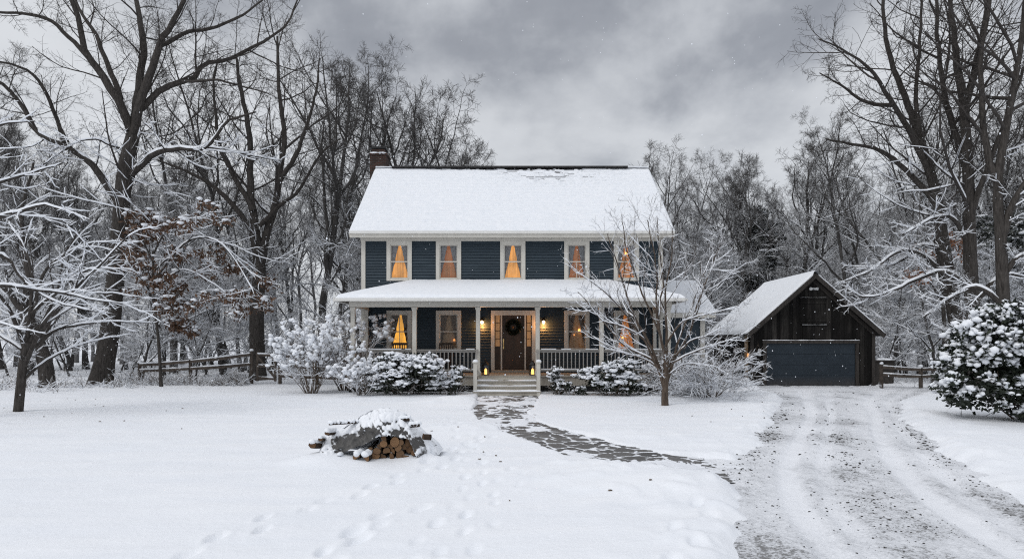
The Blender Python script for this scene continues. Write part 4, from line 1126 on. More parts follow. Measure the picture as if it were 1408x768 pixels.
# ------------------------------------------------------------------ yard: shrubs, fences, woodpile
def twig_bundle(rg, base_r, H, n, lean, levels, P=7, r0=.012, arch=-.10, min_tw=.004, seedup=.0):
    """stems fanning from the ground; returns list of (pts, rad) per level"""
    a = rg.random(n) * 6.283; q = base_r * np.sqrt(rg.random(n))
    st = np.stack([np.cos(a) * q, np.sin(a) * q, np.full(n, -.08)], -1)
    ln = lean * np.sqrt(rg.random(n)); d = np.stack([np.cos(a) * ln, np.sin(a) * ln, np.ones(n)], -1)
    out = [grow(rg, st, d, H * (.7 + .5 * rg.random(n)), np.full(n, r0), P, .10, arch, .4)]
    for k, (m, an, l) in enumerate(levels):
        s, dd, L, r = sprout(rg, *out[-1], m, .25, 1., an, l, .003, .08, .4, .3)
        out.append(grow(rg, s, dd, L, np.maximum(r, min_tw), 4, .14, 0, .7))
    return out
def evergreen_shrub(seed, x, y, rx, ry, h, label, nclump=150, leaf=.11, snow=.62, blob=.13, mats=('evergreen',), group=None, lumps=5, name='evergreen_shrub', nleaf=13, cat='shrub'):
    rg = np.random.default_rng(seed); root = empty(name, (x, y, gz(x, y)), 0, label, cat, group)
    # uneven crown of several overlapping lobes
    lc = np.stack([rg.uniform(-.6, .6, lumps) * rx, rg.uniform(-.5, .5, lumps) * ry, np.linspace(.20, .68, lumps) * h], -1)
    ls = np.stack([rg.uniform(.42, .62, lumps) * rx, rg.uniform(.45, .65, lumps) * ry, rg.uniform(.27, .36, lumps) * h], -1)
    k = rg.integers(0, lumps, nclump * 3); d = nz_(rg.normal(size=(nclump * 3, 3))); d[:, 2] = np.where(d[:, 2] < -.55, -d[:, 2], d[:, 2])
    rad = .72 + .33 * rg.random((nclump * 3, 1))
    C = lc[k] + d * ls[k] * rad
    el = ((C[:, None, :] - lc[None]) / ls[None]); ins = (np.linalg.norm(el, axis=2) < .74).any(1)
    C = C[~ins & (C[:, 2] > .05)][:nclump]; D_ = nz_(C - np.array([0, 0, h * .25]))
    n = len(C)
    # rosettes of leaves
    rep = np.repeat(np.arange(n), nleaf); N = nz_(D_[rep] * .5 + rg.normal(size=(n * nleaf, 3)) * np.array([.8, .8, .5]))
    CC = C[rep] + rg.normal(size=(n * nleaf, 3)) * leaf * .45
    v, q = leaves(rg, CC, N, leaf, .8)
    # inner filler so that the heart of the shrub is dark
    m2 = nclump * 5; kk = rg.integers(0, lumps, m2); ci = lc[kk] + nz_(rg.normal(size=(m2, 3))) * ls[kk] * (rg.random((m2, 1)) ** .4) * .8
    ci = ci[ci[:, 2] > .03]
    v2, q2 = leaves(rg, ci, rg.normal(size=(len(ci), 3)), leaf * 1.3, .8)
    np_mesh('foliage', *join([(v, q), (v2, q2)]), M[mats[0]], root, smooth=False)
    tb = twig_bundle(rg, min(rx, ry) * .25, h * .62, 12, 1.0, ((4, .6, .5),), r0=.016)
    np_mesh('stems', *join([tubes(p, r, 5) for p, r in tb]), M['stem'], root)
    up = .45 * C[:, 2] / h + .30 * D_[:, 2] + .75 * rg.random(n); pick = up > np.quantile(up, 1 - snow)
    S = C[pick]; m = len(S); b_ = blob * (.45 + .75 * rg.random(m))
    reps = 11; S3 = np.repeat(S, reps, 0) + rg.normal(size=(m * reps, 3)) * (np.repeat(b_, reps)[:, None] * np.array([.62, .62, .16 if h < 2 else .34])); b3 = np.repeat(b_, reps) * (.16 + .34 * rg.random(m * reps))
    S3[:, 2] += leaf * .35
    P, F = blobs(S3, np.stack([b3 * 1.2, b3, b3 * (.62 if h < 2 else .85)], -1), ICO2 if h < 2 else ICO1, .22, seed + 1)
    np_mesh('snow', P, F, M['snow'], root)
    return root
def pxs(px, py): return gp(px, py)

evergreen_shrub(101, -3.62, 20.85, 1.45, .8, 1.36, 'broad evergreen shrub heaped with snow before the porch rail left of the steps', 230, .10, .95, .15, lumps=8)
evergreen_shrub(102, -1.86, 20.85, .34, .30, .92, 'small upright snow capped evergreen beside the left newel post of the steps', 36, .085, .95, .115, lumps=3)
evergreen_shrub(103, 1.55, 21.05, .31, .30, .92, 'small upright snow capped evergreen just right of the porch steps', 36, .085, .95, .115, lumps=3)
evergreen_shrub(104, 3.25, 20.6, 1.15, .70, 1.12, 'rounded snowy evergreen shrub before the right porch rail behind the little bare tree', 150, .10, .92, .135, lumps=6)
evergreen_shrub(106, 1.95, 20.75, .45, .35, .42, 'low clump of snowy leaves between the small upright evergreen and the rounded shrub', 30, .09, .8, .09, lumps=3)
evergreen_shrub(105, 11.75, 14.3, 2.15, 1.3, 2.62, 'huge dark leaved rhododendron loaded with snow at the right edge of the lawn', 820, .135, .74, .155, lumps=13, name='rhododendron', nleaf=15)

def twiggy_shrub(seed, x, y, r, h, label, n=26, lean=1.2, levels=((7, .6, .45), (5, .7, .5)), snowballs=0, leaf=0, arch=-.10, base=.2, mats=('stem',), cap=.012, r0=.014, group=None, name='bare_shrub', min_tw=.0045, ball=.085, cover=.75):
    rg = np.random.default_rng(seed); root = empty(name, (x, y, gz(x, y)), 0, label, 'shrub', group)
    tb = twig_bundle(rg, base, h, n, lean, levels, r0=r0, arch=arch, min_tw=min_tw)
    np_mesh('stems', *join([tubes(p, q, 5 if i == 0 else 3) for i, (p, q) in enumerate(tb)]), M[mats[0]], root)
    sn = [caps(rg, p, q, cap * (1, .8, .65)[i], (5, 4, 3)[i], 99, cover) for i, (p, q) in enumerate(tb)]
    np_mesh('snow', *join(sn), M['snow'], root)
    tips = tb[-1][0].reshape(-1, 3)
    if snowballs:
        w = tips[:, 2] / h + .5 * rg.random(len(tips)) + .35 * np.hypot(tips[:, 0], tips[:, 1]) / h; S = tips[np.argsort(-w)[:snowballs * 3]]; S = S[rg.permutation(len(S))[:snowballs]]
        b_ = ball * (.5 + .8 * rg.random(len(S)))
        P, F = blobs(S, np.stack([b_ * 1.1, b_, b_ * .85], -1), ICO2, .20, seed); np_mesh('snow_clumps', P, F, M['snow'], root)
    if leaf:
        S = tips[rg.integers(0, len(tips), leaf)]
        v, q = leaves(rg, S, rg.normal(size=S.shape), .07, .8); np_mesh('leaves', v, q, M['dry_leaf'], root, smooth=False)
    return root
x, y = at(430, 0, 22.)[0], 22.
twiggy_shrub(201, -6.95, 22.0, 1.3, 2.15, 'tall hydrangea with round snow puffs on its stems left of the porch corner', 28, .66, ((7, .5, .36), (4, .6, .45)), 620, 520, -.035, .20, cap=.014, name='hydrangea', ball=.062)
twiggy_shrub(202, -6.0, 23.3, .8, 2.5, 'tall brown leaved shrub behind the hydrangea against the porch corner', 22, .55, ((7, .5, .4), (4, .6, .5)), 160, 700, -.02, .3, name='brown_shrub', ball=.075)
twiggy_shrub(203, -4.95, 21.0, .7, 1.05, 'tan twiggy shrub dusted with snow below the left porch corner post', 26, .8, ((7, .5, .45), (5, .6, .5)), 260, 420, -.04, .25, name='twiggy_shrub', ball=.055)
twiggy_shrub(204, 6.35, 20.6, 1.2, 1.75, 'wide arching shrub of fine snowy twigs between porch and barn garage', 60, 1.25, ((8, .55, .40), (6, .6, .5)), 0, 0, -.115, .35, cap=.013, name='arching_shrub', min_tw=.005, cover=.9)
twiggy_shrub(205, 5.05, 21.0, .6, 1.0, 'small rust leaved shrub behind the trunk of the little bare tree', 20, .8, ((6, .6, .45), (4, .6, .5)), 60, 380, -.04, .2, name='rust_shrub', ball=.05)

# fences
def fence_post(mb, x, y, z0, z1, w=.12): mb.box(x - w/2, x + w/2, y - w/2, y + w/2, z0, z1); return mb
def rail_snow(parent, a, c, w=.05, seed=0, loc=(0, 0, 0)):
    n = 46; t = np.linspace(0, 1, n)[:, None]; p = np.array(a) * (1 - t) + np.array(c) * t
    r = np.maximum(w * (.6 + 1.5 * fbm(p[:, 0] * 1.9 + seed, p[:, 1] * 1.9, 3)), .006); r[0] = r[-1] = .003
    v, q = tubes(p[None], r[None], 7); return np_mesh('snow', v, q, M['snow'], parent)
def sh_(o, root): o.location = tuple(-Vector(root.location)); return o
FL = [at(192, 0, 28.2), at(262, 0, 27.7), at(346, 0, 27.1)]
GATE = [(at(354, 0, 27.05)), (at(378.5, 0, 26.9))]
FR = [at(385, 0, 26.9), at(436, 0, 26.6), at(492, 0, 26.3)]
def fence(posts, heights, label, seed, base=None, caps_=True):
    root = empty('rail_fence', (posts[0][0], posts[0][1], 0), 0, label, 'fence')
    gp_ = [gz(p[0], p[1]) for p in posts]
    for i, p in enumerate(posts):
        po = sh_(fence_post(MB(), p[0], p[1], gp_[i] - .2, gp_[i] + heights[i]).build('post', M['rail'], root, bevel=.012), root)
        P, F = blobs([(p[0], p[1], gp_[i] + heights[i] + .03)], [(.085, .085, .07)], ICO2, .08, seed + i); np_mesh('snow', P, F, M['snow'], po)
    for i in range(len(posts) - 1):
        for h in (.36, .84, 1.26):
            f0, f1 = heights[i] / 1.42, heights[i + 1] / 1.42
            if h < .5 and f0 < .8: continue
            a = (posts[i][0] + .02, posts[i][1] - .075, gp_[i] + h * f0); c = (posts[i + 1][0] - .02, posts[i + 1][1] - .075, gp_[i + 1] + h * f1)
            m = tuple((np.array(a) + np.array(c)) / 2 - np.array([0, 0, .03]))
            rl = sh_(MB().bar(a, m, .075, .105).bar(m, c, .075, .105).build('rail', M['rail'], root), root)
            o = rail_snow(rl, np.array(a) + [0, 0, .065], np.array(c) + [0, 0, .065], .048, seed + i + h)
    return root
fence(FL, [.86, 1.05, 1.40], 'sagging split rail fence running left from the wooden gate into the brush', 3)
fence(FR, [1.36, 1.20, 1.15], 'split rail fence running from the wooden gate to the tall hydrangea', 11)
x0, y0 = GATE[0][0], GATE[0][1]; x1, y1 = GATE[1][0], GATE[1][1]; zg = gz(x0, y0)
gate = empty('wooden_gate', (x0, y0, zg), 0, 'small wooden rail gate with a diagonal brace between two fence posts', 'gate')
gs = []
for nm, a, c, w_, h in (('stile', (x0, y0, zg + .12), (x0, y0, zg + 1.36), .09, .06), ('stile', (x1, y1, zg + .12), (x1, y1, zg + 1.30), .09, .06), ('rail', (x0, y0, zg + 1.24), (x1, y1, zg + 1.2), .05, .10), ('rail', (x0, y0, zg + .76), (x1, y1, zg + .74), .05, .10), ('rail', (x0, y0, zg + .26), (x1, y1, zg + .22), .05, .10), ('brace', (x0, y0 - .03, zg + 1.18), (x1, y1 - .03, zg + .28), .04, .09)):
    o = sh_(MB().bar(a, c, w_, h).build(nm, M['rail'], gate), gate)
    if nm == 'rail': rail_snow(o, np.array(a) + [0, 0, .06], np.array(c) + [0, 0, .06], .042, a[2])
RFP = [at(1212, 0, 27.6), at(1266, 0, 26.4), at(1322, 0, 25.2), at(1380, 0, 24.)]
fence(RFP, [1.1, .98, .95, .95], 'weathered split rail fence from the barn garage into the big rhododendron', 21)

# woodpile under a tarp ---------------------------------------------------
wx, wy = -2.15, 9.75; wz = gz(wx, wy) 
pile_rg = random.Random(4)
M['log_bark'] = m_snowbark('log_bark', (.020, .015, .012), (.075, .055, .042), .75, 20, 40, .1)
def m_cut():
    t = NT('cut_wood'); p = t.coord(); n = t.noise(p, 9., 5); r = t.n('TexWave', {'Vector': p, 'Scale': 14., 'Distortion': 3., 'Detail': 3.}, wave_type='RINGS', rings_direction='Y').outputs['Fac']
    col = t.mix(t.math('ADD', t.math('MULTIPLY', n, .7), t.math('MULTIPLY', r, .3)), (.10, .052, .027), (.34, .20, .105))
    col = t.mix(t.math('MULTIPLY', t.n('ObjectInfo').outputs['Random'], .75), col, (.10, .065, .042))
    return t.bsdf(col, .85, t.bump(n, .3, .01), .15)
M['cut'] = m_cut()
M['cut_dark'] = m_wood('old_cut_wood', (.045, .025, .014), (.15, .085, .045), (6, 6, 6), .9)
def log(a, c, r, seed, label, group=None, split=False, dark=False, snow=0):
    rg = random.Random(seed); a, c = Vector(a), Vector(c); root = empty('firewood_log', tuple((a + c) / 2 - Vector((0, 0, r))), 0, label, 'log', group)
    off = -Vector(root.location); t = (c - a).normalized(); u = t.orthogonal().normalized(); w_ = t.cross(u); n = 13
    ph = rg.random() * 6.28; amp = .10; ring = []
    for i in range(n):
        an = 6.283 * i / n; rr = r * (1 + amp * math.sin(2 * an + ph) + .07 * rg.uniform(-1, 1))
        if split:
            k = math.cos(an - ph); rr = min(rr, .32 * r / max(k, .05)) if k > .05 else rr
        ring.append((u * math.cos(an) + w_ * math.sin(an)) * rr)
    b = MB()
    for s in range(5):
        p = a.lerp(c, s / 4); b.v += [tuple(p + q * (1 + rg.uniform(-.03, .03)) + off) for q in ring]
    for s in range(4):
        for i in range(n): j = (i + 1) % n; b.f.append((s*n + i, s*n + j, (s+1)*n + j, (s+1)*n + i)); b.m.append(0)
    b.build('bark', M['log_bark'], root, smooth=True)
    e = MB()
    for p, s in ((a, -1), (c, 1)):
        e.poly([tuple(p + t * s * .004 + off)] , 0) if False else None
        pts = [tuple(p + t * s * .003 + q * .93 + off) for q in ring]
        cp = len(e.v); e.v += pts + [tuple(p + t * s * .006 + off)]
        for i in range(n): j = (i + 1) % n; e.f.append((cp + i, cp + j, cp + n) if s > 0 else (cp + j, cp + i, cp + n)); e.m.append(0)
    e.build('cut_end', M['cut_dark' if dark else 'cut'], root)
    if snow:
        q = [tuple(np.array(a.lerp(c, f)) + np.array([0, 0, r * .85]) + np.array(off)) for f in np.linspace(.02, .98, 9)]
        P, F = blobs(q, [(r * .95, max(r * .9, (c - a).length / 8), snow) if abs(t.y) > abs(t.x) else (max(r*.9, (c - a).length / 8), r * .95, snow) for _ in q], ICO2, .08, seed)
        np_mesh('snow', P, F, M['snow'], root)
    return root
def wp(px, py, d=0.):   # a point of the pile's front face
    return at(px, py, 9.35 + d)
# stacked ends seen in the arch under the tarp (crop coordinates of the pile -> picture -> metres)
ends = [(640, 322, 26), (718, 338, 38), (800, 342, 32), (640, 352, 28), (683, 378, 26), (742, 380, 28), (785, 372, 24), (660, 405, 32), (698, 404, 26), (825, 392, 30), (755, 424, 36), (549, 394, 24), (594, 400, 28), (690, 440, 26), (795, 438, 26), (583, 443, 34), (640, 440, 26), (720, 345, 22), (762, 340, 22), (835, 360, 22), (850, 410, 24), (610, 372, 20)]
for i, (ux, uy, r) in enumerate(ends):
    px, py, rr = 400 + ux * .1989, 540 + uy * .1989, r * .1989 / FOC * 9.4 * .94
    d = pile_rg.uniform(-.03, .05); p = wp(px, py, d); p[2] = max(p[2], wz + rr * .8)
    dark = i in (2, 9, 13, 14, 20)
    log(p, p + np.array([pile_rg.uniform(-.06, .06), .55, pile_rg.uniform(-.02, .03)]), rr, 40 + i,
        'dark ended firewood log stacked in the arch under the grey tarp' if dark else 'pale ended firewood log stacked in the arch under the grey tarp', 'dark ended logs under the tarp' if dark else 'pale ended logs under the tarp', pile_rg.random() < .35, dark)
singles = [((455, 432), (455, 462), 24, .5, 'short snow topped log on its own before the stack, left of the cut ends'), ((515, 428), (515, 458), 28, .5, 'snow topped log second from left in front of the stacked cut ends')]
for i, (u0, u1, r, L, lab) in enumerate(singles):
    px, py = 400 + u0[0] * .1989, 540 + (u1[1] - r) * .1989; rr = r * .1989 / FOC * 9.25 * 1.1
    p = at(px, py, 9.22); p[2] = gz(p[0], 9.22) + rr * .75
    log(p, p + np.array([.05, .42, .02]), rr, 80 + i, lab, None, True, False, .05)
side = [((268, 213), (490, 200), 13, -.05, .28, 'long dark log lying on top at the left of the tarped woodpile', .03),
        ((752, 185), (818, 178), 15, .12, .12, 'short log poking out at the top right of the tarped woodpile', .03),
        ((828, 228), (890, 222), 17, .05, .08, 'thick log end sticking out at the right shoulder of the woodpile', .035),
        ((915, 300), (965, 305), 20, .06, .12, 'broken reddish log leaning at the right foot of the woodpile', 0),
        ((252, 275), (300, 268), 20, .0, .2, 'brown log end under the snow at the left shoulder of the woodpile', .035),
        ((148, 358), (215, 360), 26, -.05, .3, 'dark log jutting out at the far left of the woodpile', .04),
        ((215, 455), (258, 458), 20, -.08, .25, 'low log with snow cap at the front left corner of the woodpile', .045),
        ((205, 318), (236, 322), 15, .0, .25, 'thin log peeping from snow between the two left logs of the woodpile', .025),
        ((338, 440), (360, 445), 20, -.1, .25, 'stubby reddish log standing before the tarp left of the cut ends', .03)]
for i, (u0, u1, r, d0, d1, lab, sn) in enumerate(side):
    rr = r * .1989 / FOC * 9.4
    a = at(400 + u0[0] * .1989, 540 + u0[1] * .1989, 9.35 + d0); c = at(400 + u1[0] * .1989, 540 + u1[1] * .1989, 9.35 + d1)
    a[2] = max(a[2], wz + rr * .7); c[2] = max(c[2], wz + rr * .7)
    log(a, c, rr, 120 + i, lab, None, i % 2 == 0, True, sn)
# the tarp: a sheet draped over a mound of wood, open in an arch at the front right
def m_tarp():
    t = NT('grey_tarp'); g = t.n('NewGeometry'); p = g.outputs['Position']
    sn = t.n('Attribute', attribute_name='snowy').outputs['Fac']; n = t.noise(p, 18., 5, .7); n2 = t.noise(p, 5., 4)
    f = t.n('MapRange', {'Value': t.math('ADD', sn, t.math('MULTIPLY', t.math('SUBTRACT', n, .5), .5)), 'From Min': .42, 'From Max': .58}).outputs[0]
    tarp = t.mix(n2, (.035, .034, .033), (.125, .12, .115))
    return t.bsdf(t.mix(f, tarp, SNOW), t.math('ADD', .5, t.math('MULTIPLY', f, .3)), t.bump(t.math('ADD', n2, t.math('MULTIPLY', n, .3)), .4, .02), .3)
PY0, PY1 = 9.30, 10.15
# front silhouette of the drape (crop px): x, ridge height, hem height
sil = np.array([[205, 400, 470], [250, 318, 462], [300, 285, 455], [360, 262, 436], [400, 240, 412], [450, 205, 385], [500, 168, 372], [540, 145, 350], [580, 133, 335], [620, 126, 318], [660, 126, 296], [700, 132, 290], [740, 150, 300], [790, 182, 310], [830, 215, 318], [870, 250, 430], [910, 285, 475], [950, 322, 478], [990, 362, 478], [1010, 420, 478]], float)
nu, nv = 150, 70
uq = np.linspace(0, 1, nu); sx = np.interp(uq, np.linspace(0, 1, len(sil)), sil[:, 0]); top = np.interp(sx, sil[:, 0], sil[:, 1]); hem = np.interp(sx, sil[:, 0], sil[:, 2])
kx = .1989 / FOC * 9.5
X0 = (400 + sx * .1989 - 704) / FOC * 9.5; ZT = EYE - (540 + top * .1989 - 471) / FOC * 9.6; ZH = EYE - (540 + hem * .1989 - 471) / FOC * 9.32
ZH = np.maximum(ZH, wz - .03); ZT = np.maximum(ZT, wz + .02)
V = np.zeros((nv, nu, 3)); SN = np.zeros((nv, nu))
for j in range(nv):
    s = j / (nv - 1)
    if s < .55:
        q = s / .55; drop = q ** 1.25; yv = PY0 + .32 * (1 - q) ** 1.6; z = ZH + (ZT - ZH) * (1 - (drop))
    else:
        q = (s - .55) / .45; yv = PY0 + .32 + .55 * q; z = ZT + (wz - .02 - ZT) * q ** 2.2
    V[j, :, 0] = X0; V[j, :, 1] = yv; V[j, :, 2] = z
# reorder rows: 0 = back hem ... end = front hem
order = np.r_[np.arange(nv - 1, int(.55 * (nv - 1)), -1), np.arange(0, int(.55 * (nv - 1)) + 1)]
V = V[order]
wr2 = fbm(V[..., 0] * 4.5 + V[..., 2] * 3, V[..., 2] * 2.2 - V[..., 0] * 1.5, 4)
V[..., 1] += .30 * wr2 * (V[..., 1] < PY0 + .31); V[..., 2] += .05 * fbm(V[..., 0] * 7, V[..., 1] * 7 + V[..., 2] * 5, 3)
V[..., 1] -= .16 * (.25 - np.abs(fbm(V[..., 0] * 5 - V[..., 2] * 4, V[..., 2] * 3 + V[..., 0] * 3, 3))) * (V[..., 1] < PY0 + .31)
ex_ = sstep(850, 960, (V[..., 0] / 9.5 * FOC + 704 - 400) / .1989); V[..., 1] = np.where(V[..., 1] < PY0 + .31, V[..., 1] * (1 - ex_) + (PY0 + .22) * ex_, V[..., 1])
V[..., 1] = np.minimum(V[..., 1], PY0 + .9)
gxn = np.gradient(V, axis=0); gyn = np.gradient(V, axis=1); nn = nz_(np.cross(gyn, gxn)); nup = np.abs(nn[..., 2])
cx_ = (V[..., 0] / 9.5 * FOC + 704 - 400) / .1989
cz_ = ((EYE - V[..., 2]) * FOC / 9.45 + 471 - 540) / .1989
bare_ = 1.25 * np.exp(-(((cx_ - 415) / 150) ** 2 + ((cz_ - 330) / 62) ** 2) ** 2) + 1.0 * np.exp(-(((cx_ - 580) / 70) ** 2 + ((cz_ - 262) / 45) ** 2) ** 2) + .6 * np.exp(-(((cx_ - 765) / 45) ** 2 + ((cz_ - 265) / 25) ** 2)) + .6 * np.exp(-(((cx_ - 880) / 45) ** 2 + ((cz_ - 330) / 50) ** 2))
SNW = .62 + .75 * (nup - .5) + .34 * fbm(V[..., 0] * 6, V[..., 2] * 8 + V[..., 1] * 4, 3) - .46 * bare_ + .04 + .35 * (V[..., 1] > PY0 + .2)
V = V + nn * np.sign(nn[..., 2:3] + 1e-6) * (.06 * np.clip(SNW - .4, 0, 1))[..., None]
I = np.arange(V.shape[0] * nu).reshape(V.shape[0], nu); Q = np.stack([I[:-1, :-1], I[1:, :-1], I[1:, 1:], I[:-1, 1:]], -1).reshape(-1, 4)
troot = empty('tarp', (wx, wy, wz), 0, 'grey tarp half buried in snow draped over the firewood stack on the lawn', 'tarp')
o = np_mesh('sheet', V.reshape(-1, 3) - np.array([wx, wy, wz]), Q, m_tarp(), troot, attr={'snowy': SNW.ravel()})

# ------------------------------------------------------------------ trees with their own character
NEAR = (M['bark'], M['twig'])
oak = [
 ([(137, 527), (150, 462), (157, 400), (166, 300), (172, 232), (183, 186)], 0.400, 0.264),
 ([(182, 190), (204, 118), (222, 60), (244, 20), (272, -50)], 0.192, 0.064),
 ([(182, 188), (190, 110), (197, 50), (189, 0), (178, -60)], 0.184, 0.064),
 ([(180, 180), (165, 140), (140, 98), (118, 72), (112, 30), (95, -15), (85, -70)], 0.184, 0.056),
 ([(122, 80), (95, 50), (65, 24), (30, 15), (-30, 10)], 0.104, 0.040),
 ([(166, 136), (150, 85), (130, 40), (110, 8), (98, -40)], 0.120, 0.040),
 ([(180, 240), (215, 212), (250, 203), (290, 200), (320, 165), (356, 153)], 0.136, 0.032),
 ([(270, 203), (305, 203), (340, 212), (386, 222)], 0.072, 0.024),
 ([(194, 150), (225, 121), (264, 106), (276, 88), (310, 80), (350, 58), (385, 30), (397, -5)], 0.136, 0.032),
 ([(250, 112), (290, 112), (320, 116), (370, 130)], 0.064, 0.024),
 ([(164, 280), (140, 245), (115, 220), (80, 200), (48, 185), (30, 150), (0, 120), (-40, 100)], 0.160, 0.048),
 ([(92, 206), (70, 150), (50, 110), (25, 92), (-25, 80)], 0.088, 0.032),
 ([(216, 66), (255, 45), (290, 38), (330, 20), (362, 0)], 0.096, 0.032),
 ([(166, 205), (150, 198), (130, 190), (95, 200), (60, 225)], 0.056, 0.024),
]
directed_tree(301, oak, 27., 'oak_tree', 'huge thick trunked bare oak spreading over the left side of the lawn edge', NEAR,
              levels=((12, .7, .32), (9, .7, .40), (6, .7, .48)), cap=(.022, 10.5, .85), depth=.4, capn=2, min_tw=.0045)
t2 = [
 ([(355, 505), (353, 430), (357, 368), (350, 320)], .36, .24),
 ([(356, 372), (369, 320), (383, 262), (388, 190), (378, 110), (380, 55)], .21, .05),
 ([(351, 325), (346, 260), (345, 180), (332, 110), (325, 70)], .20, .05),
 ([(350, 322), (322, 285), (290, 255), (250, 235), (215, 222)], .14, .04),
 ([(357, 310), (385, 285), (410, 265), (440, 215), (470, 190)], .11, .03),
 ([(349, 290), (325, 245), (300, 190), (290, 120), (296, 80)], .13, .03),
 ([(384, 250), (410, 205), (430, 140), (440, 80)], .12, .03),
 ([(354, 420), (330, 408), (300, 400), (270, 402)], .06, .02),
]
directed_tree(302, t2, 30., 'forked_tree', 'tall dark tree forking low beside the gate, upright limbs against the sky', NEAR,
              levels=((12, .6, .34), (9, .65, .42), (6, .65, .5)), cap=(.018, 8.5, .7), up=(.08, .05, .02), depth=.3, capn=2, min_tw=.005)
r1 = [
 ([(1330, 520), (1312, 430), (1297, 335), (1284, 255), (1262, 182)], .28, .14),
 ([(1262, 184), (1240, 110), (1225, 40), (1214, -50)], .13, .04),
 ([(1285, 258), (1258, 190), (1232, 148), (1206, 110), (1180, 88), (1128, 66)], .12, .02),
 ([(1274, 222), (1262, 140), (1262, 60), (1250, -40)], .10, .03),
 ([(1290, 285), (1250, 232), (1215, 205), (1180, 198), (1138, 190)], .11, .03),
 ([(1300, 345), (1265, 335), (1240, 352), (1215, 362), (1165, 360)], .09, .03),
 ([(1305, 385), (1270, 350), (1235, 345), (1195, 372), (1160, 385)], .09, .03),
 ([(1230, 145), (1190, 140), (1160, 120), (1128, 100)], .08, .02),
]
directed_tree(303, r1, 24., 'leaning_tree', 'tall tree leaning left over the barn garage with a wide fan of bare limbs', NEAR,
              levels=((12, .6, .34), (9, .65, .42), (6, .65, .5)), cap=(.016, 8.6, .85), up=(.07, .05, .02), depth=.35, capn=2, min_tw=.0045)
r2 = [
 ([(1345, 525), (1337, 420), (1333, 330), (1331, 235), (1325, 140)], .27, .15),
 ([(1326, 145), (1312, 60), (1302, -40)], .15, .05), ([(1326, 150), (1345, 80), (1358, 10), (1362, -60)], .14, .05),
 ([(1331, 240), (1308, 170), (1292, 90), (1288, 10), (1282, -60)], .12, .04),
 ([(1333, 300), (1360, 230), (1385, 160), (1415, 80)], .11, .03),
 ([(1336, 400), (1300, 372), (1262, 380), (1225, 398), (1185, 402)], .10, .03),
 ([(1337, 420), (1370, 385), (1400, 380), (1440, 395)], .10, .03),
 ([(1334, 340), (1310, 300), (1280, 300), (1240, 320)], .09, .03),
]
directed_tree(304, r2, 23., 'twin_topped_tree', 'thick dark tree rising straight behind the rhododendron and splitting into two tops', NEAR,
              levels=((12, .65, .34), (9, .65, .42), (6, .65, .5)), cap=(.016, 8.6, .85), up=(.07, .05, .02), depth=.35, capn=2, min_tw=.0045)
r3 = [
 ([(1388, 530), (1380, 420), (1376, 330), (1372, 250), (1388, 150), (1404, 60), (1412, -40)], .22, .05),
 ([(1373, 260), (1355, 190), (1352, 110), (1365, 20), (1372, -50)], .12, .04), ([(1376, 330), (1400, 270), (1440, 210)], .14, .05),
 ([(1380, 420), (1345, 395), (1310, 410), (1270, 440)], .10, .03), ([(1378, 380), (1405, 350), (1450, 345)], .10, .03),
 ([(1382, 440), (1352, 425), (1330, 445), (1300, 470)], .08, .03),
]
directed_tree(305, r3, 21., 'edge_tree', 'dark crooked tree at the far right edge with low snow lined limbs', NEAR,
              levels=((12, .7, .34), (9, .7, .42), (6, .65, .5)), cap=(.016, 8.6, .85), up=(.06, .04, .02), depth=.35, capn=2, min_tw=.005)
lt = [
 ([(24, 566), (29, 525), (33, 490), (38, 470)], .115, .09),
 ([(33, 505), (62, 440), (110, 382), (160, 328)], .055, .015), ([(33, 492), (75, 456), (130, 446), (192, 447)], .06, .014),
 ([(31, 522), (70, 492), (115, 473), (162, 462)], .045, .012), ([(36, 480), (46, 420), (62, 372), (112, 336), (172, 328)], .06, .013),
 ([(35, 482), (18, 430), (-4, 400), (-40, 372)], .06, .015), ([(37, 474), (42, 400), (32, 340), (10, 296)], .055, .014),
 ([(52, 462), (100, 412), (150, 402), (200, 410)], .04, .012), ([(36, 484), (0, 460), (-40, 440), (-90, 430)], .05, .014),
 ([(44, 430), (80, 400), (120, 370), (165, 368)], .04, .012), ([(38, 474), (70, 420), (90, 350), (120, 300)], .045, .012),
]
directed_tree(306, lt, 16.3, 'young_tree', 'small low branched tree at the left lawn edge, every branch lined with snow', NEAR,
              levels=((8, .55, .34), (4, .6, .40), (3, .7, .4)), cap=(.011, 99, .9), up=(.015, .0, .0), depth=.5, capn=2, min_tw=.0028, fl=.75, wig=.10, ang=.55)
lt2 = [
 ([(-120, 640), (-110, 540), (-105, 440), (-95, 330), (-70, 200)], .22, .12),
 ([(-105, 430), (-40, 400), (10, 398), (60, 408), (112, 418), (168, 428)], .07, .014), ([(-98, 350), (-40, 310), (10, 298), (60, 285), (112, 296)], .07, .013),
 ([(-104, 400), (-60, 370), (0, 352), (40, 392), (90, 420), (140, 432)], .06, .013), ([(-92, 310), (-30, 260), (30, 235), (80, 215)], .06, .013),
 ([(-85, 270), (-40, 200), (0, 170), (50, 165)], .06, .013), ([(-106, 450), (-50, 432), (0, 440), (50, 452)], .05, .012),
]
directed_tree(307, lt2, 14.5, 'overhanging_tree', 'snow laden boughs reaching in over the lawn from a tree beyond the left edge', NEAR,
              levels=((8, .55, .30), (4, .6, .40), (3, .7, .4)), cap=(.011, 99, .9), up=(.015, .0, .0), depth=.3, capn=2, min_tw=.0028, fl=.75, wig=.10, ang=.55)
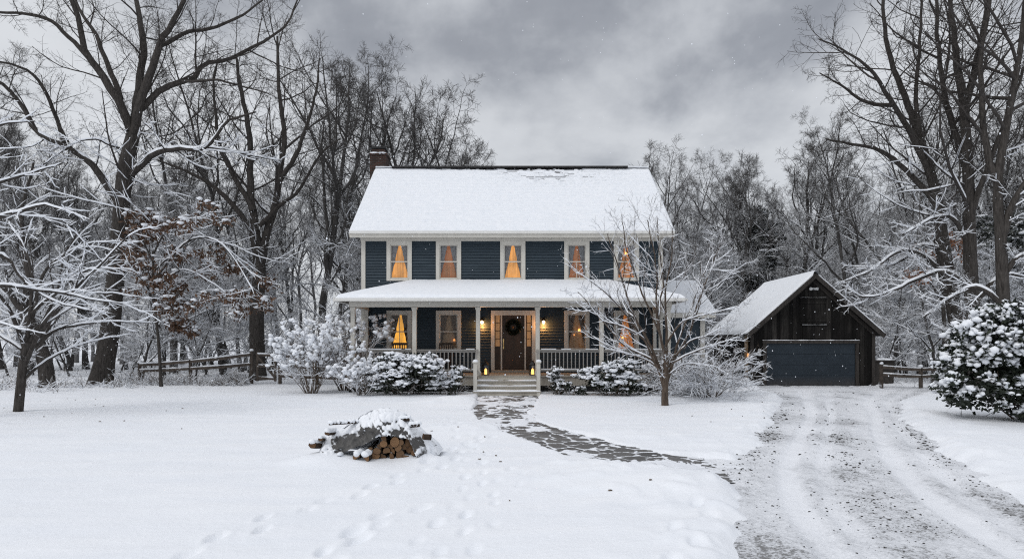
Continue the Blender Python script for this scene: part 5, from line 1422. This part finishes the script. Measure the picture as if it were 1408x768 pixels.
orn = [
 ([(915, 559), (914, 545), (915, 524), (916, 492)], 0.106, .075),
 ([(914, 532), (905, 502), (890, 469), (868, 428), (855, 387), (846, 355), (835, 322)], 0.047, .010),
 ([(913, 534), (901, 497), (882, 486), (855, 469), (822, 428), (800, 402)], 0.039, .010),
 ([(904, 505), (892, 496), (868, 488), (841, 477), (812, 462)], 0.030, .009),
 ([(901, 500), (882, 464), (855, 450), (827, 442), (806, 420)], 0.030, .009),
 ([(915, 500), (913, 480), (908, 460), (901, 434), (898, 401), (894, 365), (884, 306)], 0.043, .010),
 ([(916, 528), (928, 491), (939, 472), (949, 448), (964, 401), (975, 374), (988, 338)], 0.047, .010),
 ([(919, 516), (930, 505), (945, 499), (975, 500), (992, 508)], 0.023, .008),
 ([(926, 498), (940, 490), (960, 482), (991, 472), (1019, 461)], 0.030, .008),
 ([(929, 488), (950, 468), (975, 460), (1000, 444)], 0.027, .008),
 ([(915, 475), (934, 446), (954, 438), (991, 431), (1019, 423)], 0.031, .008),
 ([(917, 500), (917, 442), (916, 400), (922, 365), (926, 312)], 0.039, .010),
 ([(921, 505), (935, 458), (952, 415), (968, 368), (979, 345)], 0.039, .010),
 ([(909, 462), (890, 420), (874, 385), (862, 340), (858, 296)], 0.031, .009),
 ([(884, 466), (850, 420), (820, 392), (790, 372)], 0.028, .009),
 ([(900, 430), (912, 390), (908, 345), (905, 300)], 0.028, .009),
]
directed_tree(308, orn, 17.8, 'ornamental_tree', 'little vase shaped bare tree with snow lined branches on the front lawn by the house', (M['bark_brown'], M['twig_brown']),
              levels=((10, .5, .34), (6, .55, .45), (3, .6, .5)), cap=(.0075, 99, .85), up=(.07, .05), depth=.45, capn=2, min_tw=.0035, t0=.22, ang=.5)
stump = [([(66, 540), (62, 500), (50, 465), (30, 420)], .30, .20), ([(40, 440), (10, 400), (-30, 380)], .14, .05), ([(34, 428), (40, 370), (30, 300), (50, 220)], .15, .04), ([(52, 470), (85, 430), (120, 405)], .07, .02)]
directed_tree(309, stump, 25., 'bent_tree', 'short dark tree bent to the left, standing left of the huge oak', NEAR, levels=((8, .7, .4), (6, .7, .45), (4, .7, .5)), cap=(.02, 99, .85), capn=2, min_tw=.0045)
# the tree that has kept its brown leaves
def leafy(root, seed, n, mat, size=.11, zmin=1.5, zmax=9, clumps=55, rad=.28, name='leaves'):
    rg = np.random.default_rng(seed); cr = [o for o in root.children if o.name.startswith('crown')][0]
    co_ = np.zeros(len(cr.data.vertices) * 3); cr.data.vertices.foreach_get('co', co_); co_ = co_.reshape(-1, 3)
    co_ = co_[(co_[:, 2] > zmin) & (co_[:, 2] < zmax)]
    c = co_[rg.integers(0, len(co_), clumps)]
    C = np.repeat(c, n // clumps, 0) + rg.normal(size=(n // clumps * clumps, 3)) * np.array([rad, rad, rad * .55])
    C = co_[[np.argmin(((co_[::7] - p) ** 2).sum(1)) * 7 for p in C]] * .45 + C * .55
    N = rg.normal(size=C.shape) * .6 + np.array([0, 0, -.7])
    v, q = leaves(rg, C, N, size, .8); np_mesh(name, v, q, mat, root, smooth=False)
    S = C[rg.random(len(C)) < .06] + np.array([0, 0, .09]); b_ = .05 + .07 * rg.random(len(S))
    P, F = blobs(S, np.stack([b_ * 1.5, b_, b_ * .6], -1), ICO1, .2, seed); np_mesh('snow_clumps', P, F, M['snow'], root)
be = [
 ([(222, 524), (218, 470), (212, 410), (210, 345)], .065, .035), ([(214, 420), (190, 372), (168, 338)], .035, .01),
 ([(212, 385), (255, 332), (300, 330), (338, 378), (352, 405)], .045, .01), ([(213, 398), (250, 372), (290, 392), (332, 424)], .04, .01),
 ([(211, 362), (192, 318), (206, 292)], .035, .01), ([(214, 428), (238, 420), (258, 452)], .035, .01),
 ([(210, 350), (238, 308), (280, 298)], .035, .01), ([(213, 400), (232, 402), (243, 430)], .03, .01), ([(212, 372), (240, 350), (275, 352), (305, 372)], .035, .01),
]
b1 = directed_tree(310, be, 25.5, 'beech_tree', 'slender beech still holding drooping clusters of brown leaves with snow, right of the huge oak', NEAR,
              levels=((9, .7, .42), (6, .7, .5), (4, .7, .5)), cap=(.014, 99, .8), up=(-.03, -.03, -.02), depth=.5, capn=2, min_tw=.004, fl=.6)
leafy(b1, 5, 4200, M['oak_leaf'], .17, 2.0, 7.5, 84, .22)
be2 = [([(1300, 515), (1298, 440), (1292, 370), (1285, 330)], .10, .05), ([(1296, 420), (1280, 390), (1262, 380)], .04, .012), ([(1293, 370), (1310, 350), (1325, 350)], .04, .012), ([(1298, 440), (1318, 420), (1338, 430)], .04, .012), ([(1288, 345), (1290, 320), (1300, 300)], .03, .01)]
b2 = directed_tree(311, be2, 27.5, 'oak_sapling', 'slim sapling with rusty orange leaves glimpsed behind the right rail fence', NEAR, levels=((8, .7, .45), (5, .7, .5), (3, .7, .5)), cap=(.016, 99, .8), depth=.4, capn=2, min_tw=.005)
leafy(b2, 6, 900, M['rust_leaf'], .13, 2.2, 6.5, 14, .25)

# ------------------------------------------------------------------ the woods
SP = {}
for i, (H_, r_, st_) in enumerate([(17, .26, 'vase'), (19, .30, 'vase'), (16, .24, 'spread'), (18, .22, 'slim'), (14, .16, 'slim'), (15, .28, 'vase'), (9, .10, 'low'), (7, .075, 'low')]):
    SP[i] = forest_tree(500 + i, H_, r_ * .76, st_, .0058)
PROT, used = {}, {}
def wood_tree(i, x, y, rz, sc, label, group, mats, key):
    k = (i, key)
    if k not in PROT:
        PROT[k] = plant_tree('bare_tree', SP[i], mats, (0, 0, 0)); o = PROT[k]
    else: o = copy_thing(PROT[k])
    o.location = (x, y, gz(x, y) if y < 60 else -.2); o.rotation_euler = (random.uniform(-.04, .04), random.uniform(-.04, .04), rz); o.scale = (sc, sc, sc * random.uniform(.92, 1.08))
    return tag(o, label, 'tree', group)
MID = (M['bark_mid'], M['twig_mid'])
rw = random.Random(12)
def px2x(px, D): return (px - 704) / FOC * D
# trees that can be told apart by where they rise: (pixel x, depth, species, scale, label)
special = [
 (440, 36, 1, 1.12, 'tall slender bare tree left of the chimney with its crown high above the roof line'),
 (532, 40, 0, 1.30, 'bare tree rising directly behind the brick chimney'),
 (594, 42, 5, 1.45, 'fan crowned bare tree showing over the left part of the house roof'),
 (652, 44, 2, 1.36, 'rightmost bare tree whose wide crown shows above the middle of the house roof'),
 (925, 41, 0, .96, 'bare tree showing just past the right end of the house roof'),
 (962, 45, 2, 1.02, 'spreading bare tree behind the side wing'),
 (1094, 40, 5, 1.16, 'bare tree standing right behind the barn garage ridge'),
 (1050, 47, 2, 1.02, 'forked bare tree behind the left slope of the barn garage roof'),
 (1170, 36, 3, .80, 'straight bare tree rising behind the right slope of the barn garage roof'),
 (480, 39, 3, 1.05, 'straight bare tree between the forked tree and the chimney'),
]
for px, D, i, sc, lab in special: wood_tree(i, px2x(px, D), D, rw.uniform(0, 6.28), sc, lab, None, MID, 'm')
regions = [  # px range, depth range, count, species, scale, group, label
 (-120, 470, 34, 64, 44, (0, 1, 2, 3, 3, 4, 4, 5), (.78, 1.1), 'bare trees in the woods beyond the left rail fence', 'bare grey tree standing in the crowded woods beyond the left rail fence'),
 (470, 700, 40, 62, 18, (0, 2, 3, 4, 5), (.62, .88), 'bare trees in the woods behind the house', 'bare grey tree in the woods half hidden by the house'),
 (700, 870, 46, 66, 10, (4, 4, 2), (.50, .62), 'low bare trees hidden behind the house', 'low bare tree mostly hidden behind the right half of the house'),
 (870, 1010, 42, 62, 20, (0, 2, 3, 4, 5), (.62, .84), 'bare trees between house and barn garage', 'bare grey tree in the woods seen between the house and the barn garage'),
 (1010, 1200, 41, 62, 26, (0, 1, 2, 3, 4, 5), (.68, .90), 'bare trees behind the barn garage', 'bare grey tree in the woods behind the barn garage'),
 (1200, 1540, 34, 64, 36, (0, 1, 2, 3, 3, 4, 4, 5), (.78, 1.1), 'bare trees in the woods beyond the right rail fence', 'bare grey tree standing in the woods beyond the right rail fence'),
 (-160, 460, 28.5, 44, 26, (6, 7, 7), (.6, 1.1), 'saplings under the left woods', 'thin snow lined sapling under the tall trees beyond the left rail fence'),
 (880, 1010, 34, 48, 12, (6, 7), (.7, 1.1), 'saplings between house and barn garage', 'thin snow lined sapling between the side wing and the barn garage'),
 (1190, 1520, 28.5, 44, 24, (6, 7, 7), (.6, 1.1), 'saplings under the right woods', 'thin snow lined sapling under the trees beyond the right rail fence'),
]
taken = [(at(137, 0, 27)[0], 27.), (at(355, 0, 30)[0], 30.)]
for a, c, d0, d1, n, spp, scr, grp, lab in regions:
    k = tries = 0
    while k < n and tries < n * 40:
        tries += 1
        D = d0 * (d1 / d0) ** rw.random(); x = px2x(rw.uniform(a, c), D)
        if any(math.hypot(x - tx, D - ty) < (1.5 if 'sapling' not in lab else .8) for tx, ty in taken): continue
        if D < 37.5 and (-8.5 < x < 10 or 9 < x < 18): continue
        if D < 31.5 and x > 8 and x < 18.5: continue
        taken.append((x, D)); k += 1
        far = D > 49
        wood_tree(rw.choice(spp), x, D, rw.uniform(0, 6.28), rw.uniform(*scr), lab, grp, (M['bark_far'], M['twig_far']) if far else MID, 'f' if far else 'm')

# evergreens in the right woods
def pine(seed, x, y, H_, r, label):
    rg = np.random.default_rng(seed); root = empty('pine_tree', (x, y, gz(x, y)), 0, label, 'tree')
    pts, rad = grow(rg, np.array([[0, 0, -.2]]), np.array([[0, 0, 1.]]), np.array([H_]), np.array([.22]), 12, .02, .05, .1)
    n = 70; t = .22 + .76 * np.sort(rg.random(n)); az = rg.random(n) * 6.28
    st = np.stack([np.interp(t, np.linspace(0, 1, 12), pts[0, :, k]) for k in range(3)], -1)
    d = np.stack([np.cos(az), np.sin(az), .12 + .3 * t], -1); L = r * (1.1 - t) ** .7 * (.7 + .6 * rg.random(n)) + .3
    bp, br = grow(rg, st, d, L, np.full(n, .04), 6, .10, -.03, .3)
    np_mesh('trunk', *join([tubes(pts, rad, 8), tubes(bp, br, 4)]), M['bark_mid'], root)
    m = 120; f = rg.random((n, m)) ** .6 * 4.99; i = f.astype(int); u = (f - i)[..., None]; bi = np.arange(n)[:, None]
    C = bp[bi, i] * (1 - u) + bp[bi, i + 1] * u + rg.normal(size=(n, m, 3)) * np.array([.28, .28, .12])
    N = rg.normal(size=(n * m, 3)) + np.repeat(nz_(d), m, 0) * .6
    v, q = leaves(rg, C.reshape(-1, 3), N, .26, .8); np_mesh('crown', v, q, M['needle'], root, smooth=False)
    S = bp[:, 2:].reshape(-1, 3) + rg.normal(size=(n * 4, 3)) * .1; S = S[rg.random(len(S)) < .5]; b_ = .12 + .16 * rg.random(len(S))
    P, F = blobs(S + np.array([0, 0, .1]), np.stack([b_ * 1.4, b_ * 1.1, b_ * .4], -1), ICO1, .15, seed); np_mesh('snow', P, F, M['snow'], root)
pine(41, px2x(1040, 44), 44, 11., 2.6, 'dark snowy pine in the woods left of the barn garage roof')
pine(42, px2x(1012, 50), 50, 9.5, 2.4, 'smaller dark pine seen over the side wing roof')
pine(43, px2x(1385, 34), 34, 9.0, 2.6, 'dark evergreen in the shade behind the far right tree')
pine(44, px2x(250, 52), 52, 8.0, 2.4, 'dusky pine deep in the left woods behind the brown leaved beech')

# distant woods: one mass of stems and twigs, nobody could count it
rgw = np.random.default_rng(77); parts = []
for px in np.linspace(-200, 1600, 120):
    D = rgw.uniform(66, 95); x = px2x(px + rgw.uniform(-8, 8), D); Hh = rgw.uniform(9, 14) if 690 < px < 880 else rgw.uniform(11, 17)
    s0 = np.array([[x, D, -.3]])
    pts, rad = grow(rgw, s0, np.array([[rgw.normal() * .05, 0, 1.]]), np.array([Hh]), np.array([rgw.uniform(.10, .22)]), 9, .05, .04, .12)
    parts.append(tubes(pts, rad, 5)); cur = (pts, rad)
    for lv, (n, a, l, lw) in enumerate(((16, .8, .34, .03), (7, .7, .45, .02), (5, .7, .5, .015))):
        s, d, L, r = sprout(rgw, *cur, n, .15 if lv == 0 else .2, 1., a, l, .002, .2)
        cur = grow(rgw, s, d, L, np.maximum(r, lw), 3 if lv else 6, .12, .05, .6); parts.append(tubes(*cur, 3))
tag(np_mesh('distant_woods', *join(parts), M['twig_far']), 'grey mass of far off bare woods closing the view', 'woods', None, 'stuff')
# brambles, weeds and brush at the lawn's edge
def brush(name, spans, n, hr, label, seed, mat, cap=.010, twigs=5):
    rg = np.random.default_rng(seed); st, h = [], []
    for (pa, pb, da, db), w_ in spans:
        m = int(n * w_); D = rg.uniform(da, db, m); px = rg.uniform(pa, pb, m); x = (px - 704) / FOC * D
        st.append(np.stack([x, D, lawn_z(x, D, False) - .05], -1))
    st = np.vstack(st); m = len(st); cl = np.clip(fbm(st[:, 0] * .7, st[:, 1] * .7, 3) * 2 + .6, .25, 1.3)
    d = rg.normal(size=(m, 3)) * .55; d[:, 2] = 1
    p, r = grow(rg, st, d, rg.uniform(*hr, m) * cl, np.full(m, .008), 7, .16, -.10, .5)
    s, dd, L, rr = sprout(rg, p, r, twigs, .25, 1., .7, .4, .003, .08)
    p2, r2_ = grow(rg, s, dd, L, np.maximum(rr, .0055), 4, .16, -.03, .8)
    o = np_mesh(name, *join([tubes(p, r, 4), tubes(p2, r2_, 3), ]), mat); tag(o, label, 'brush', None, 'stuff')
    # the snow lying on it belongs to the same mass
    np_mesh('snow', *join([caps(rg, p, r, cap, 4, 99, .7), caps(rg, p2, r2_, cap * .8, 3, 99, .55)]), M['snow'], o)
brush('brush', [((195, 335, 26.2, 27.0), .45), ((60, 200, 24.5, 28), .22), ((-60, 90, 22, 27), .18), ((270, 330, 25.8, 26.6), .3)], 1000, (.4, 1.0), 'tangled snowy brambles along the foot of the left rail fence', 31, M['stem'])
brush('weeds', [((-60, 360, 28, 40), .6), ((1190, 1420, 27, 38), .45), ((900, 1010, 32, 42), .25)], 460, (.35, 1.0), 'thin snowy weeds and brush on the forest floor', 32, M['twig_mid'], .012, 6)

# falling snow: small flakes all through the air
rg = np.random.default_rng(99); n = 1500
fy = rg.uniform(7, 27, n); fx = fy * rg.uniform(-.85, .85, n); fz = rg.uniform(.1, 9, n)
ok = ~((fy > 21.2) & (np.abs(fx) < 6.3)); rr = rg.uniform(.004, .0085, n)
P, F = blobs(np.stack([fx, fy, fz], -1)[ok], np.stack([rr, rr, rr * 1.5], -1)[ok], ICO1, .2, 98)
tag(np_mesh('snowflakes', P, F, M['snow']), 'fine snowflakes falling through the air', 'snow', None, 'stuff')
